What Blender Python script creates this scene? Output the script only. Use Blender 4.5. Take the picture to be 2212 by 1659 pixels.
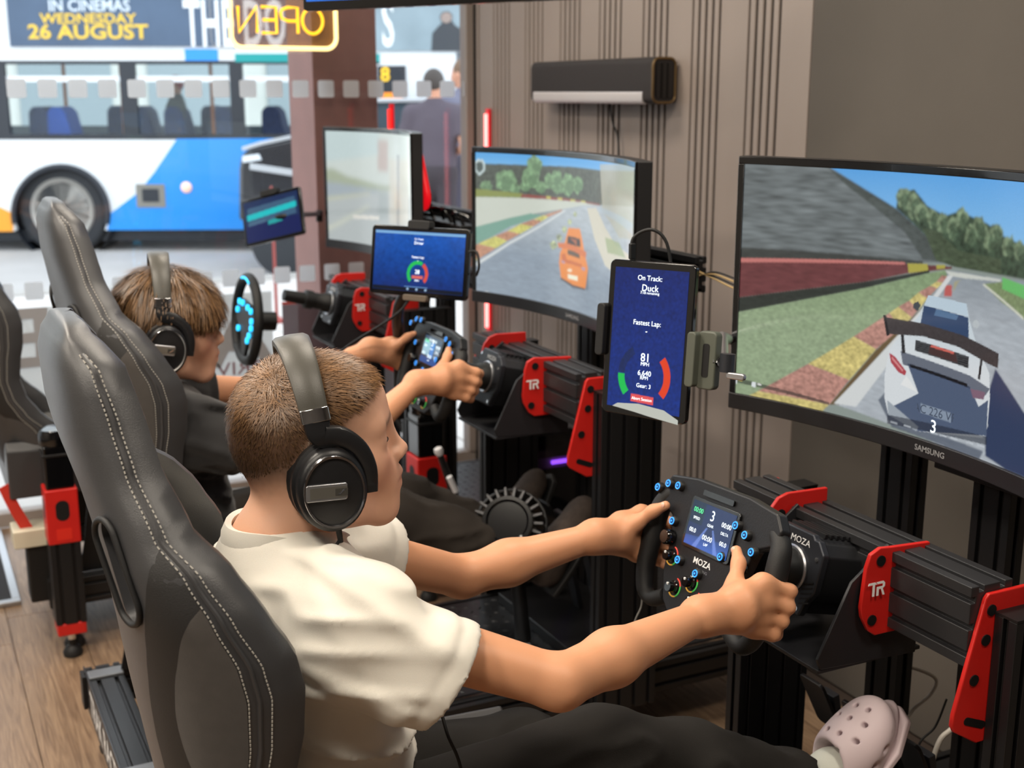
import bpy, bmesh, math, random
import numpy as np
from mathutils import Vector, Matrix
random.seed(7); np.random.seed(7)
for _o in list(bpy.data.objects): bpy.data.objects.remove(_o)
SC = bpy.context.scene
COL = SC.collection
# ------------------------------------------------------------------ camera
# metres: X = driving direction (towards the slatted wall), Y = along the row of rigs to the street, Z up
F_PX = 2700.0; CX, CY = 1106.0, 829.5; CAM_H = 1.557
PITCH = math.atan(630 / F_PX); YAW = math.atan(1369 / math.hypot(F_PX, 630))
cam = bpy.data.cameras.new('camera'); camo = bpy.data.objects.new('camera', cam); COL.objects.link(camo)
camo.location = (0, 0, CAM_H); camo.rotation_euler = (math.pi/2 - PITCH, 0, -YAW)
cam.sensor_width = 36; cam.lens = 36 * F_PX / 2212; cam.clip_start = .02; cam.clip_end = 300
cam.dof.use_dof = True; cam.dof.focus_distance = 1.62; cam.dof.aperture_fstop = 6.3
SC.camera = camo
# ------------------------------------------------------------------ world, exposure
SC.view_settings.view_transform = 'Standard'; SC.view_settings.look = 'None'
SC.view_settings.gamma = 1; SC.view_settings.use_curve_mapping = False; SC.view_settings.exposure = 0.12
W = bpy.data.worlds.new('overcast_sky'); SC.world = W; W.use_nodes = True
bg = W.node_tree.nodes['Background']; bg.inputs[0].default_value = (.86, .93, 1.0, 1); bg.inputs[1].default_value = 2.7
# ------------------------------------------------------------------ interior lights (ceiling panels, built as fixtures further down)
LAMPS = [(-.45, .55, 25), (-.35, 2.1, 27), (-.3, 3.7, 22), (1.15, .35, 18), (1.05, 2.0, 18), (1.1, 3.5, 15), (-1.9, .6, 40), (-1.9, 2.4, 40)]
CEIL = 2.75
for lx, ly, pw in LAMPS:
    l = bpy.data.lights.new('ceiling_light', 'AREA'); l.shape = 'SQUARE'; l.size = .42; l.energy = pw; l.color = (1, .90, .77)
    o = bpy.data.objects.new('ceiling_light', l); COL.objects.link(o); o.location = (lx, ly, CEIL - .035)
# ------------------------------------------------------------------ pixel -> place
_cp, _sp, _cy, _sy = math.cos(PITCH), math.sin(PITCH), math.cos(YAW), math.sin(YAW)
def ray(x, y):
    a = x - CX; b = CY - y; f = F_PX*_cp + b*_sp
    return np.array((f*_sy + a*_cy, f*_cy - a*_sy, -F_PX*_sp + b*_cp))
def at(x, y, X=None, Y=None, Z=None, D=None):
    """point of the room that the photograph shows at pixel (x, y), on the plane given"""
    d = ray(x, y)
    t = X/d[0] if X is not None else Y/d[1] if Y is not None else (Z-CAM_H)/d[2] if Z is not None else D/F_PX
    return Vector((d[0]*t, d[1]*t, CAM_H + d[2]*t))
# ------------------------------------------------------------------ materials
MATS = {}
def srgb(c):
    return tuple((v/12.92 if v <= .04045 else ((v+.055)/1.055)**2.4) for v in (q/255 for q in c))
def mat(name, rgb, rough=.5, metal=0, bump=0, bscale=200, var=.0, vscale=8, spec=.5, emit=0, sheen=0, coat=0, attr=None, stretch=None, sss=0, alpha=1):
    if name in MATS: return MATS[name]
    m = bpy.data.materials.new(name); m.use_nodes = True; nt = m.node_tree; b = nt.nodes['Principled BSDF']
    c = srgb(rgb) + (1,)
    b.inputs['Base Color'].default_value = c; b.inputs['Roughness'].default_value = rough; b.inputs['Metallic'].default_value = metal
    b.inputs['Specular IOR Level'].default_value = spec; b.inputs['Coat Weight'].default_value = coat; b.inputs['Sheen Weight'].default_value = sheen
    if sss:
        b.inputs['Subsurface Weight'].default_value = sss; b.inputs['Subsurface Radius'].default_value = (.012, .005, .003); b.inputs['Subsurface Scale'].default_value = .5
    src = None
    def coords(scale):
        tc = nt.nodes.new('ShaderNodeTexCoord'); mp = nt.nodes.new('ShaderNodeMapping'); nt.links.new(tc.outputs['Object'], mp.inputs[0])
        if stretch: mp.inputs['Scale'].default_value = stretch
        n = nt.nodes.new('ShaderNodeTexNoise'); n.inputs['Scale'].default_value = scale; n.inputs['Detail'].default_value = 4
        nt.links.new(mp.outputs[0], n.inputs['Vector']); return n
    if attr:
        a = nt.nodes.new('ShaderNodeAttribute'); a.attribute_name = attr; src = a.outputs['Color']
    if var:
        n = coords(vscale); r = nt.nodes.new('ShaderNodeMapRange'); nt.links.new(n.outputs['Fac'], r.inputs['Value'])
        r.inputs['From Min'].default_value = .3; r.inputs['From Max'].default_value = .7; r.inputs['To Min'].default_value = 1-var; r.inputs['To Max'].default_value = 1+var
        mx = nt.nodes.new('ShaderNodeMix'); mx.data_type = 'RGBA'; mx.blend_type = 'MULTIPLY'; mx.inputs['Factor'].default_value = 1
        if src: nt.links.new(src, mx.inputs['A'])
        else: mx.inputs['A'].default_value = c
        nt.links.new(r.outputs[0], mx.inputs['B']); src = mx.outputs['Result']
    if src: nt.links.new(src, b.inputs['Base Color'])
    if emit:
        b.inputs['Emission Color'].default_value = c; b.inputs['Emission Strength'].default_value = emit
        if attr: nt.links.new(src, b.inputs['Emission Color'])
    if bump:
        n = coords(bscale); bm_ = nt.nodes.new('ShaderNodeBump'); bm_.inputs['Strength'].default_value = bump; bm_.inputs['Distance'].default_value = .002
        nt.links.new(n.outputs['Fac'], bm_.inputs['Height']); nt.links.new(bm_.outputs[0], b.inputs['Normal'])
    if alpha < 1: b.inputs['Alpha'].default_value = alpha
    MATS[name] = m; return m
def glass_mat(name, tint=(1, 1, 1), refl=1.0):
    if name in MATS: return MATS[name]
    m = bpy.data.materials.new(name); m.use_nodes = True; nt = m.node_tree; nt.nodes.clear()
    o = nt.nodes.new('ShaderNodeOutputMaterial'); t = nt.nodes.new('ShaderNodeBsdfTransparent'); g = nt.nodes.new('ShaderNodeBsdfGlossy')
    t.inputs[0].default_value = tint + (1,); g.inputs['Roughness'].default_value = .02
    f = nt.nodes.new('ShaderNodeFresnel'); f.inputs[0].default_value = 1.45; mm = nt.nodes.new('ShaderNodeMath'); mm.operation = 'MULTIPLY'; mm.inputs[1].default_value = refl
    mx = nt.nodes.new('ShaderNodeMixShader'); nt.links.new(f.outputs[0], mm.inputs[0]); nt.links.new(mm.outputs[0], mx.inputs[0])
    nt.links.new(t.outputs[0], mx.inputs[1]); nt.links.new(g.outputs[0], mx.inputs[2]); nt.links.new(mx.outputs[0], o.inputs[0])
    MATS[name] = m; return m
def wood_mat(name, a, b_, axis=1):
    if name in MATS: return MATS[name]
    m = bpy.data.materials.new(name); m.use_nodes = True; nt = m.node_tree; b = nt.nodes['Principled BSDF']
    tc = nt.nodes.new('ShaderNodeTexCoord'); mp = nt.nodes.new('ShaderNodeMapping'); nt.links.new(tc.outputs['Object'], mp.inputs[0])
    oi = nt.nodes.new('ShaderNodeObjectInfo'); ad = nt.nodes.new('ShaderNodeVectorMath'); ad.operation = 'ADD'
    sc = nt.nodes.new('ShaderNodeVectorMath'); sc.operation = 'SCALE'; sc.inputs['Scale'].default_value = 9; nt.links.new(oi.outputs['Random'], sc.inputs[0])
    s = [34, 34, 34]; s[axis] = 2.0; mp.inputs['Scale'].default_value = s
    nt.links.new(mp.outputs[0], ad.inputs[0]); nt.links.new(sc.outputs[0], ad.inputs[1])
    n = nt.nodes.new('ShaderNodeTexNoise'); n.inputs['Scale'].default_value = 2.2; n.inputs['Detail'].default_value = 6; n.inputs['Distortion'].default_value = 1.6
    nt.links.new(ad.outputs[0], n.inputs['Vector'])
    cr = nt.nodes.new('ShaderNodeValToRGB'); cr.color_ramp.elements[0].color = srgb(a) + (1,); cr.color_ramp.elements[1].color = srgb(b_) + (1,)
    cr.color_ramp.elements[0].position = .32; cr.color_ramp.elements[1].position = .68
    nt.links.new(n.outputs['Fac'], cr.inputs[0]); nt.links.new(cr.outputs[0], b.inputs['Base Color']); b.inputs['Roughness'].default_value = .38
    bp = nt.nodes.new('ShaderNodeBump'); bp.inputs['Strength'].default_value = .12; bp.inputs['Distance'].default_value = .001
    nt.links.new(n.outputs['Fac'], bp.inputs['Height']); nt.links.new(bp.outputs[0], b.inputs['Normal'])
    MATS[name] = m; return m
M = dict(
  black=mat('black_anodised', (22, 22, 24), .42, .0, .05, 400, spec=.45),
  groove=mat('black_plastic', (14, 14, 15), .5),
  softblack=mat('soft_black_rubber', (18, 18, 19), .6, bump=.1, bscale=500),
  gloss=mat('gloss_black', (10, 10, 12), .12, coat=.4),
  gunmetal=mat('gunmetal_case', (58, 60, 66), .38, .55, .06, 500),
  red=mat('red_powder_coat', (196, 30, 24), .42, 0, .06, 600, var=.05, vscale=20),
  darkred=mat('dark_red_metal', (150, 20, 26), .35),
  chrome=mat('chrome', (225, 225, 228), .12, 1),
  silver=mat('silver_metal', (185, 186, 190), .32, .9),
  white=mat('white_print', (235, 235, 235), .5),
  leather=mat('black_grain_leather', (58, 58, 60), .38, 0, .16, 900, spec=.6),
  suede=mat('charcoal_suede', (64, 60, 57), .85, 0, .2, 700, var=.08, vscale=60, sheen=.2),
  thread=mat('pale_thread', (176, 172, 164), .7),
)
# ------------------------------------------------------------------ things, parts
def link(o): COL.objects.link(o); return o
def thing(name, label, cat, loc=(0, 0, 0), group=None):
    o = link(bpy.data.objects.new(name, None)); o.location = loc; o.empty_display_size = .05
    o['label'] = label; o['category'] = cat
    if group: o['group'] = group
    return o
def tag(o, label, cat, group=None):
    o['label'] = label; o['category'] = cat
    if group: o['group'] = group
    return o
def struct(o): o['kind'] = 'structure'; return o
def root_of(o):
    m = Matrix.Translation(o.location)
    while o.parent is not None: o = o.parent; m = Matrix.Translation(o.location) if o.type == 'EMPTY' else m
    return o
def adopt(o, parent, label=None):
    if parent is not None:
        o.parent = parent
        t = parent
        while t.parent is not None: t = t.parent
        # every mesh is written in room coordinates; only the thing's Empty carries a location
        o.matrix_parent_inverse = Matrix.Translation(t.location).inverted() if parent is t else Matrix.Identity(4)
    if label: o['label'] = label
    return o
class MB:
    def __init__(s): s.v = []; s.f = []; s.smooth = False
    def add(s, verts, faces):
        n = len(s.v); s.v.extend([tuple(map(float, q)) for q in verts]); s.f.extend([tuple(i+n for i in f) for f in faces]); return s
    def box(s, c, d, R=None):
        c = Vector(c); pts = []
        for k in range(8):
            q = Vector(((k & 1)-.5, (k >> 1 & 1)-.5, (k >> 2 & 1)-.5)); q = Vector((q.x*d[0], q.y*d[1], q.z*d[2]))
            pts.append(c + (R @ q if R is not None else q))
        return s.add(pts, [(0, 2, 3, 1), (4, 5, 7, 6), (0, 1, 5, 4), (2, 6, 7, 3), (0, 4, 6, 2), (1, 3, 7, 5)])
    def span(s, a, b):
        a = Vector(a); b = Vector(b); return s.box((a+b)/2, [abs(q) for q in (b-a)])
    def prism(s, poly, o, u, v, n):
        """polygon (list of 2-D points) in the frame o + a*u + b*v, extruded by the vector n"""
        o, u, v, n = map(Vector, (o, u, v, n)); k = len(poly)
        A = [o + u*a + v*b for a, b in poly]; B = [q + n for q in A]
        return s.add(A + B, [tuple(range(k-1, -1, -1)), tuple(range(k, 2*k))] + [(i, (i+1) % k, (i+1) % k + k, i+k) for i in range(k)])
    def loft(s, rings, cap0=True, cap1=True, close=True):
        k = len(rings[0]); n = len(rings); F = []
        for i in range(n-1):
            for j in range(k if close else k-1): F.append((i*k+j, i*k+(j+1) % k, (i+1)*k+(j+1) % k, (i+1)*k+j))
        if cap0: F.append(tuple(range(k-1, -1, -1)))
        if cap1: F.append(tuple(range((n-1)*k, n*k)))
        return s.add([q for r in rings for q in r], F)
    def tube(s, path, r, n=8, cap=True):
        path = [Vector(q) for q in path]; R = r if isinstance(r, (list, tuple)) else [r]*len(path)
        t0 = (path[1]-path[0]).normalized(); up = Vector((0, 0, 1)) if abs(t0.z) < .9 else Vector((1, 0, 0)); a = t0.cross(up).normalized(); rings = []
        for i, q in enumerate(path):
            t = (path[min(i+1, len(path)-1)] - path[max(i-1, 0)]).normalized(); a = (a - t*a.dot(t)).normalized(); b = t.cross(a)
            rings.append([q + (a*math.cos(w) + b*math.sin(w))*R[i] for w in (2*math.pi*j/n for j in range(n))])
        return s.loft(rings, cap, cap)
    def cyl(s, a, b, r, r2=None, n=24): return s.tube([a, b], [r, r if r2 is None else r2], n)
    def lathe(s, prof, o, axis, n=32, up=(0, 0, 1), sx=1, sy=1):
        """profile of (radius, height) around axis; sx, sy squash it to an ellipse along the side / up vectors"""
        o = Vector(o); w = Vector(axis).normalized(); b = Vector(up); b = b - w*b.dot(w); b = (b if b.length > 1e-3 else Vector((1, 0, 0)) - w*w.x).normalized(); a = b.cross(w)
        rings = [[o + w*h + a*(r*sx*math.cos(2*math.pi*j/n)) + b*(r*sy*math.sin(2*math.pi*j/n)) for j in range(n)] for r, h in prof]
        return s.loft(rings, True, True)
    def grid(s, pts):
        r = len(pts); k = len(pts[0])
        return s.add([q for row in pts for q in row], [(i*k+j, i*k+j+1, (i+1)*k+j+1, (i+1)*k+j) for i in range(r-1) for j in range(k-1)])
    def build(s, name, m, parent=None, bevel=0, smooth=False, label=None, seg=2, fix=True):
        me = bpy.data.meshes.new(name); me.from_pydata(s.v, [], s.f); me.update()
        if fix:
            bm = bmesh.new(); bm.from_mesh(me); bmesh.ops.recalc_face_normals(bm, faces=bm.faces); bm.to_mesh(me); bm.free()
        if isinstance(m, str): m = M[m]
        me.materials.append(m)
        if smooth or bevel: me.polygons.foreach_set('use_smooth', [True]*len(me.polygons))
        o = link(bpy.data.objects.new(name, me))
        if bevel:
            bv = o.modifiers.new('bevel', 'BEVEL'); bv.width = bevel; bv.segments = seg; bv.limit_method = 'ANGLE'; bv.angle_limit = math.radians(40); bv.harden_normals = True
        elif smooth:
            try: me.set_sharp_from_angle(angle=math.radians(50))
            except Exception: pass
        adopt(o, parent, label); return o
def rrect(w, h, r, n=5, cx=0, cy=0):
    P_ = []
    for sx, sy, a0 in ((1, 1, 0), (-1, 1, 90), (-1, -1, 180), (1, -1, 270)):
        for i in range(n+1):
            a = math.radians(a0 + 90*i/n); P_.append((cx + sx*(w/2-r) + r*math.cos(a), cy + sy*(h/2-r) + r*math.sin(a)))
    return P_
def slot_section(w, h, nw, nh, sw=.0085, sd=.009):
    """outline of an extruded aluminium profile with T-slots: nw slots in the long faces, nh in the short ones"""
    P_ = []
    def side(p, d, nrm, L, n):
        P_.append((p[0], p[1]))
        for i in range(n):
            c = L*(i+.5)/n
            for t, e in ((c-sw/2, 0), (c-sw/2, 1), (c+sw/2, 1), (c+sw/2, 0)):
                P_.append((p[0] + d[0]*t - nrm[0]*sd*e, p[1] + d[1]*t - nrm[1]*sd*e))
    side((-w/2, -h/2), (1, 0), (0, -1), w, nw); side((w/2, -h/2), (0, 1), (1, 0), h, nh)
    side((w/2, h/2), (-1, 0), (0, 1), w, nw); side((-w/2, h/2), (0, -1), (-1, 0), h, nh)
    return P_
def profile_bar(mb, a, b, side, w, h, nw, nh):
    """extruded bar from a to b; w is measured along the vector side, h along the remaining one"""
    a = Vector(a); b = Vector(b); t = (b-a).normalized(); s_ = Vector(side); s_ = (s_ - t*s_.dot(t)).normalized(); u = t.cross(s_)
    return mb.prism(slot_section(w, h, nw, nh), a, s_, u, b-a)
def arc(c, r, a0, a1, n=12): return [(c[0] + r*math.cos(math.radians(a0+(a1-a0)*i/n)), c[1] + r*math.sin(math.radians(a0+(a1-a0)*i/n))) for i in range(n+1)]
def bez(pts, n=24):
    """smooth curve through points (Catmull-Rom)"""
    pts = [Vector(q) for q in pts]; out = []
    for i in range(len(pts)-1):
        p0, p1, p2, p3 = pts[max(i-1, 0)], pts[i], pts[i+1], pts[min(i+2, len(pts)-1)]
        m_ = max(2, n//(len(pts)-1))
        for j in range(m_):
            t = j/m_; out.append(.5*((2*p1) + (p2-p0)*t + (2*p0-5*p1+4*p2-p3)*t*t + (3*p1-p0-3*p2+p3)*t**3))
    out.append(pts[-1]); return out
def text_mb(txt, size, o, u, v, depth=.0005, sx=1.0, align='CENTER', space=1.0, bold=0):
    """lettering as a thin mesh in the frame o + a*u + b*v (sx stretches it sideways)"""
    cu = bpy.data.curves.new('lettering', 'FONT'); cu.body = txt; cu.size = size; cu.align_x = align; cu.align_y = 'CENTER'; cu.space_character = space; cu.resolution_u = 3
    cu.offset = bold
    ob = bpy.data.objects.new('lettering', cu); COL.objects.link(ob); dg = bpy.context.evaluated_depsgraph_get()
    me = bpy.data.meshes.new_from_object(ob.evaluated_get(dg)); bpy.data.objects.remove(ob); bpy.data.curves.remove(cu)
    o, u, v = Vector(o), Vector(u).normalized(), Vector(v).normalized(); n = u.cross(v)
    mb = MB(); mb.add([o + u*(q.co.x*sx) + v*q.co.y + n*depth for q in me.vertices], [tuple(p.vertices) for p in me.polygons])
    bpy.data.meshes.remove(me); return mb
# ================================================================== THE ROOM
WX, FY = 2.16, 4.73           # slatted wall plane, shop-window plane
# floor: planks running towards the window
fl = struct(MB().span((-3.2, -2.6, -.06), (2.3, FY, -.006)).build('floor', mat('floor_joint', (52, 40, 32), .7)))
wood = wood_mat('oak_laminate', (110, 87, 68), (152, 126, 101))
pw, pl = .19, 1.285
plank = None; k = 0
for i in range(-8, 12):
    for j in range(-1, 4):
        x0 = i*pw; y0 = j*pl + (.41 if i % 2 else 0) - .2 - (i % 3)*.21
        y1 = min(y0+pl-.002, FY-.01)
        if y1 - y0 < .1 or x0 + pw > WX - .01 or y1 < .6: continue
        full = abs(y1-y0-pl+.002) < 1e-6
        if full and plank is not None:
            o = plank.copy(); COL.objects.link(o); o.location = (x0, y0, 0)
        else:
            mb = MB().span((.0008, 0, -.008), (pw-.0008, y1-y0, 0)); o = mb.build('plank', wood, fl, bevel=.0008, seg=1); o.location = (x0, y0, 0)
            if full: plank = o
wallm = mat('charcoal_wall', (88, 82, 76), .75, 0, .1, 120, var=.04, vscale=5)
# slatted wall on the right: dark backing, wide boards and groups of four thin slats between five grooves
wr = struct(MB().span((WX, -2.6, 0), (WX+.12, FY+.02, CEIL)).build('wall_right', mat('slat_backing', (4, 3, 3), .95)))
slatm = mat('taupe_slat', (150, 138, 131), .5, 0, .12, 60, var=.05, vscale=4, stretch=(1, 1, .15))
PIT, GP = .2705, .0338
def slat(y0, y1, nm):
    return MB().span((WX-.006, y0, .0), (WX+.002, y1, CEIL-.005)).build(nm, slatm, wr, bevel=.0012, seg=1)
g0 = 2.632
for gi in range(8):
    yb = g0 + gi*PIT                       # board start (nearer edge), then the groove group
    yw = yb + .1335
    slat(yb + .001, yw - .006, 'wide_board')
    for q in range(4):
        a = yw + .006 + q*GP
        if a + GP < FY: slat(a, min(a + GP - .0125, FY), 'thin_slat')
MB().span((WX-.006, -2.6, 0), (WX+.002, g0-.004, CEIL-.005)).build('plain_panel', wallm, wr)
struct(MB().span((-3.3, -2.7, 0), (-3.2, FY, CEIL)).build('wall_left', mat('left_wall', (150, 146, 140), .8, var=.03)))
struct(MB().span((-3.3, -2.72, 0), (2.3, -2.6, CEIL)).build('wall_back', mat('back_wall', (120, 114, 108), .8, var=.03)))
cl = struct(MB().span((-3.3, -2.7, CEIL), (2.3, FY+.1, CEIL+.1)).build('ceiling', mat('ceiling_paint', (120, 116, 112), .9)))
lampm = mat('lamp_diffuser', (255, 236, 205), .5, emit=3.0)
for i, (lx, ly, pw_) in enumerate(LAMPS):
    t = cl
    MB().prism(rrect(.5, .5, .02), (lx, ly, CEIL-.03), (1, 0, 0), (0, 1, 0), (0, 0, .03)).build('lamp_housing', 'silver', t)
    MB().prism(rrect(.44, .44, .01), (lx, ly, CEIL-.033), (1, 0, 0), (0, 1, 0), (0, 0, .003)).build('lamp_diffuser', lampm, t)
# shop window: one tall pane, slim frame, manifestation squares and reversed lettering
gl = struct(MB().span((-3.2, FY+.02, .04), (WX, FY+.028, CEIL)).build('window_1', glass_mat('shop_glass', (.97, .985, .985), .8)))
fr = mat('window_frame_paint', (150, 138, 131), .5)
MB().span((-3.2, FY, 0), (WX, FY+.06, .05)).build('window_sill', fr, gl)
MB().span((WX-.03, FY-.005, .05), (WX+.02, FY+.06, CEIL)).build('window_frame', fr, gl)
sqm = mat('frosted_vinyl', (232, 236, 240), .6)
_nt = sqm.node_tree; _tr = _nt.nodes.new('ShaderNodeBsdfTranslucent'); _tr.inputs[0].default_value = (.8, .82, .85, 1); _mx = _nt.nodes.new('ShaderNodeMixShader'); _mx.inputs[0].default_value = .72
_nt.links.new(_nt.nodes['Principled BSDF'].outputs[0], _mx.inputs[1]); _nt.links.new(_tr.outputs[0], _mx.inputs[2]); _nt.links.new(_mx.outputs[0], _nt.nodes['Material Output'].inputs[0])
sq = None
for zc in (1.57, .862):
    for i in range(0, 26):
        x = 1.547 - .1015*(i-6)
        if x < .15: continue
        if sq is None: sq = MB().prism(rrect(.064, .064, .008, 3), (0, FY+.0192, 0), (1, 0, 0), (0, 0, 1), (0, .0006, 0)).build('vinyl_square', sqm, gl); o = sq
        else: o = sq.copy(); COL.objects.link(o)
        o.location = (x, 0, zc)
# big lettering on the glass, read from the street, so reversed in here
def vinyl(txt, size, px, py, m, sx=1, bold=0):
    c = at(px, py, Y=FY+.018)
    return text_mb(txt, size, (c.x, FY+.019, c.z), (-1, 0, 0), (0, 0, 1), .0, sx, bold=bold).build('window_lettering', m, gl, fix=False)
vg = mat('grey_vinyl', (150, 150, 154), .6); vp = mat('red_vinyl', (214, 128, 128), .6)
for ch, px, m_ in (('R', 765, vp), ('A', 520, vg), ('C', 300, vg), ('E', 62, vg)): vinyl(ch, .3, px, 738, m_, 1.25, .006)
vinyl('DRIVE', .075, 512, 797, mat('maroon_vinyl', (120, 78, 84), .6), 1.25)
vb = mat('white_vinyl', (236, 238, 240), .6, alpha=.55)
MB().span((-.6, FY+.0296, .32), (1.3, FY+.0302, .80)).build('white_vinyl_band', vb, gl)
MB().span((1.34, FY+.0296, .32), (1.86, FY+.0302, .742)).build('mauve_vinyl_band', mat('mauve_vinyl', (138, 112, 122), .6, alpha=.8), gl)
MB().span((1.34, FY+.0304, .742), (1.86, FY+.031, .754)).build('red_vinyl_line', mat('coral_vinyl', (226, 92, 84), .6), gl)
# entrance mat by the window
t = thing('entrance_mat', 'dark entrance mat in a silver metal frame by the window', 'mat', (.0, 4.35, .0))
MB().span((-.55, 3.97, .001), (.215, 4.68, .012)).build('mat_pile', mat('mat_pile', (44, 46, 52), .95, bump=.6, bscale=300), t)
for a, b in (((-.57, 3.94, 0), (.24, 3.97, .016)), ((.215, 3.97, 0), (.24, 4.7, .016))):
    MB().span((a[0], a[1], .001), b).build('frame_edge', 'silver', t, bevel=.003)
# ------------------------------------------------------------------ OPEN sign, seen from behind
t = thing('neon_sign', 'glowing yellow neon open sign hanging in the window, seen from behind', 'sign', (1.35, 4.6, 1.7))
ny = mat('warm_neon', (255, 226, 150), .4, emit=1.7); nyl = mat('yellow_neon', (255, 196, 40), .4, emit=1.2)
YS = 4.6
A = at(493, -60, Y=YS); B = at(727, 106, Y=YS); w_, h_ = B.x-A.x, A.z-B.z; cx_, cz_ = (A.x+B.x)/2, (A.z+B.z)/2
loop = [Vector((cx_+a, YS, cz_+b)) for a, b in rrect(w_, h_, .04, 6)]
MB().tube(loop + loop[:2], .008, 8).build('neon_frame', ny, t, smooth=True)
def neon(strokes, px0, px1):
    """strokes in a unit cell, drawn reversed because we look at the back of the sign"""
    a = at(px0, 18, Y=YS).x; b = at(px1, 18, Y=YS).x; z0 = at(600, 72, Y=YS).z; z1 = at(600, 16, Y=YS).z
    mb = MB()
    for st in strokes: mb.tube([Vector((b + (a-b)*u, YS-.012, z0 + (z1-z0)*v)) for u, v in st], .0052, 8)
    return mb.build('neon_letter', nyl, t, smooth=True)
neon([[(.0, 0), (.0, 1), (1, 0), (1, 1)]], 512, 552)
neon([[(1, 0), (0, 0), (0, 1), (1, 1)], [(0, .5), (.9, .5)]], 562, 594)
neon([[(0, 0), (0, 1), (.6, 1), (.95, .9), (1, .75), (.95, .58), (.6, .48), (0, .48)]], 604, 640)
ring = [(.5+.5*math.cos(q), .5+.5*math.sin(q)) for q in [i*math.pi/10 for i in range(21)]]
neon([ring], 650, 694)
MB().prism(rrect(w_*.97, h_*.95, .03), (cx_, YS+.012, cz_), (1, 0, 0), (0, 0, 1), (0, .004, 0)).build('acrylic_back', mat('amber_acrylic', (150, 112, 60), .3, alpha=.35), t)
for sx_ in (-.3, .3): MB().tube([(cx_+sx_*w_, YS+.01, cz_+h_*.48), (cx_+sx_*w_, YS+.01, CEIL-.001)], .0015, 6).build('hanging_wire', 'silver', t)
# ------------------------------------------------------------------ wall items
t = thing('soundbar', 'black wall-mounted soundbar with a silver lower strip on the slatted wall', 'soundbar', (2.1, 3.62, 1.52))
y0, y1, z0, z1 = 3.235, 4.02, 1.523, 1.66
body = MB().prism(rrect(.085, z1-z0, .022), (2.102, y0, (z0+z1)/2), (1, 0, 0), (0, 0, 1), (0, y1-y0, 0)).build('body', mat('speaker_cloth', (40, 35, 35), .8, bump=.4, bscale=1500), t, smooth=True)
MB().tube([Vector((2.102+a, y0-.001, (z0+z1)/2+b)) for a, b in rrect(.079, z1-z0-.008, .02)+[rrect(.079, z1-z0-.008, .02)[0]]], .004, 6).build('end_rim', mat('bronze_trim', (120, 96, 62), .35, .6), t, smooth=True)
MB().prism(rrect(.06, z1-z0-.034, .012), (2.102, y0-.002, (z0+z1)/2), (1, 0, 0), (0, 0, 1), (0, .003, 0)).build('end_cap', 'gloss', t)
MB().prism(rrect(.036, .042, .012), (2.0755, y0+.05, z0+.020), (1, 0, 0), (0, 0, 1), (0, y1-y0-.07, 0)).build('silver_strip', mat('brushed_strip', (196, 190, 190), .42, .35), t, smooth=True)
MB().span((2.1, 3.5, 1.55), (WX-.014, 3.8, 1.63)).build('wall_bracket', 'black', t)
MB().tube(bez([(2.12, 3.58, 1.53), (2.125, 3.565, 1.46), (2.135, 3.545, 1.40), (2.138, 3.542, 1.2), (2.138, 3.54, .9)]), .0035, 6).build('power_cable', 'softblack', t, smooth=True)
# red light tubes on the wall and window mullion
def tube_light(px, pa, pb, X, label):
    a = at(px, pa, X=X); b = at(px, pb, X=X); b.y = a.y
    t = thing('light_tube', label, 'light tube', (a.x, a.y, b.z), 'red light tubes')
    MB().tube([b, a], .0075, 10).build('tube', mat('red_tube_%d' % px, (255, 120, 116) if px > 1000 else (255, 44, 36), .3, emit=4.0 if px > 1000 else 1.2), t, smooth=True)
    MB().span((a.x+.004, a.y-.014, b.z-.02), (a.x+.014, a.y+.014, a.z+.02)).build('holder', mat('red_holder', (190, 20, 30), .4, emit=.5), t)
    if px < 1000: MB().lathe([(.07, 0), (.07, .012), (.01, .016), (.01, b.z-.01)], (a.x+.01, a.y, 0), (0, 0, 1), 16).build('stand', 'black', t)
tube_light(1050, 246, 706, 2.135, 'tall red light tube standing behind the monitor of the middle rig')
tube_light(841, 236, 560, 1.72, 'red light tube behind the washed-out monitor nearest the window')
# ceiling-hung screen at the top edge of the photograph
t = thing('hanging_screen', 'wide black screen hanging from the ceiling, blue picture, only its bottom edge in view', 'screen', (1.15, 2.8, 1.75))
A = at(655, 24, D=2.75); B = at(1185, 0, D=2.62); u = (B-A).normalized(); v = Vector((0, 0, 1)); n = u.cross(v)
L = .62
mbk = MB().prism(rrect(L, .36, .008), A + u*L/2 + v*.18, u, v, n*-.03).build('case', 'gloss', t, bevel=.002)
MB().prism(rrect(L-.016, .335, .002), A + u*L/2 + v*.187 + n*.0006, u, v, n*-.0005).build('screen', mat('blue_screen', (20, 84, 176), .3, emit=.75), t)
MB().prism(rrect(.15, .012, .002), A + u*.13 + v*.03 + n*.0012, u, v, n*-.0005).build('screen_bar', mat('pale_blue_print', (120, 170, 225), .3, emit=.6), t)
MB().tube([A + u*L/2 + v*.3 - n*.03, (A + u*L/2 - n*.03).to_2d().to_3d() + Vector((0, 0, CEIL-.001))], .016, 10).build('ceiling_pole', 'black', t)
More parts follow.
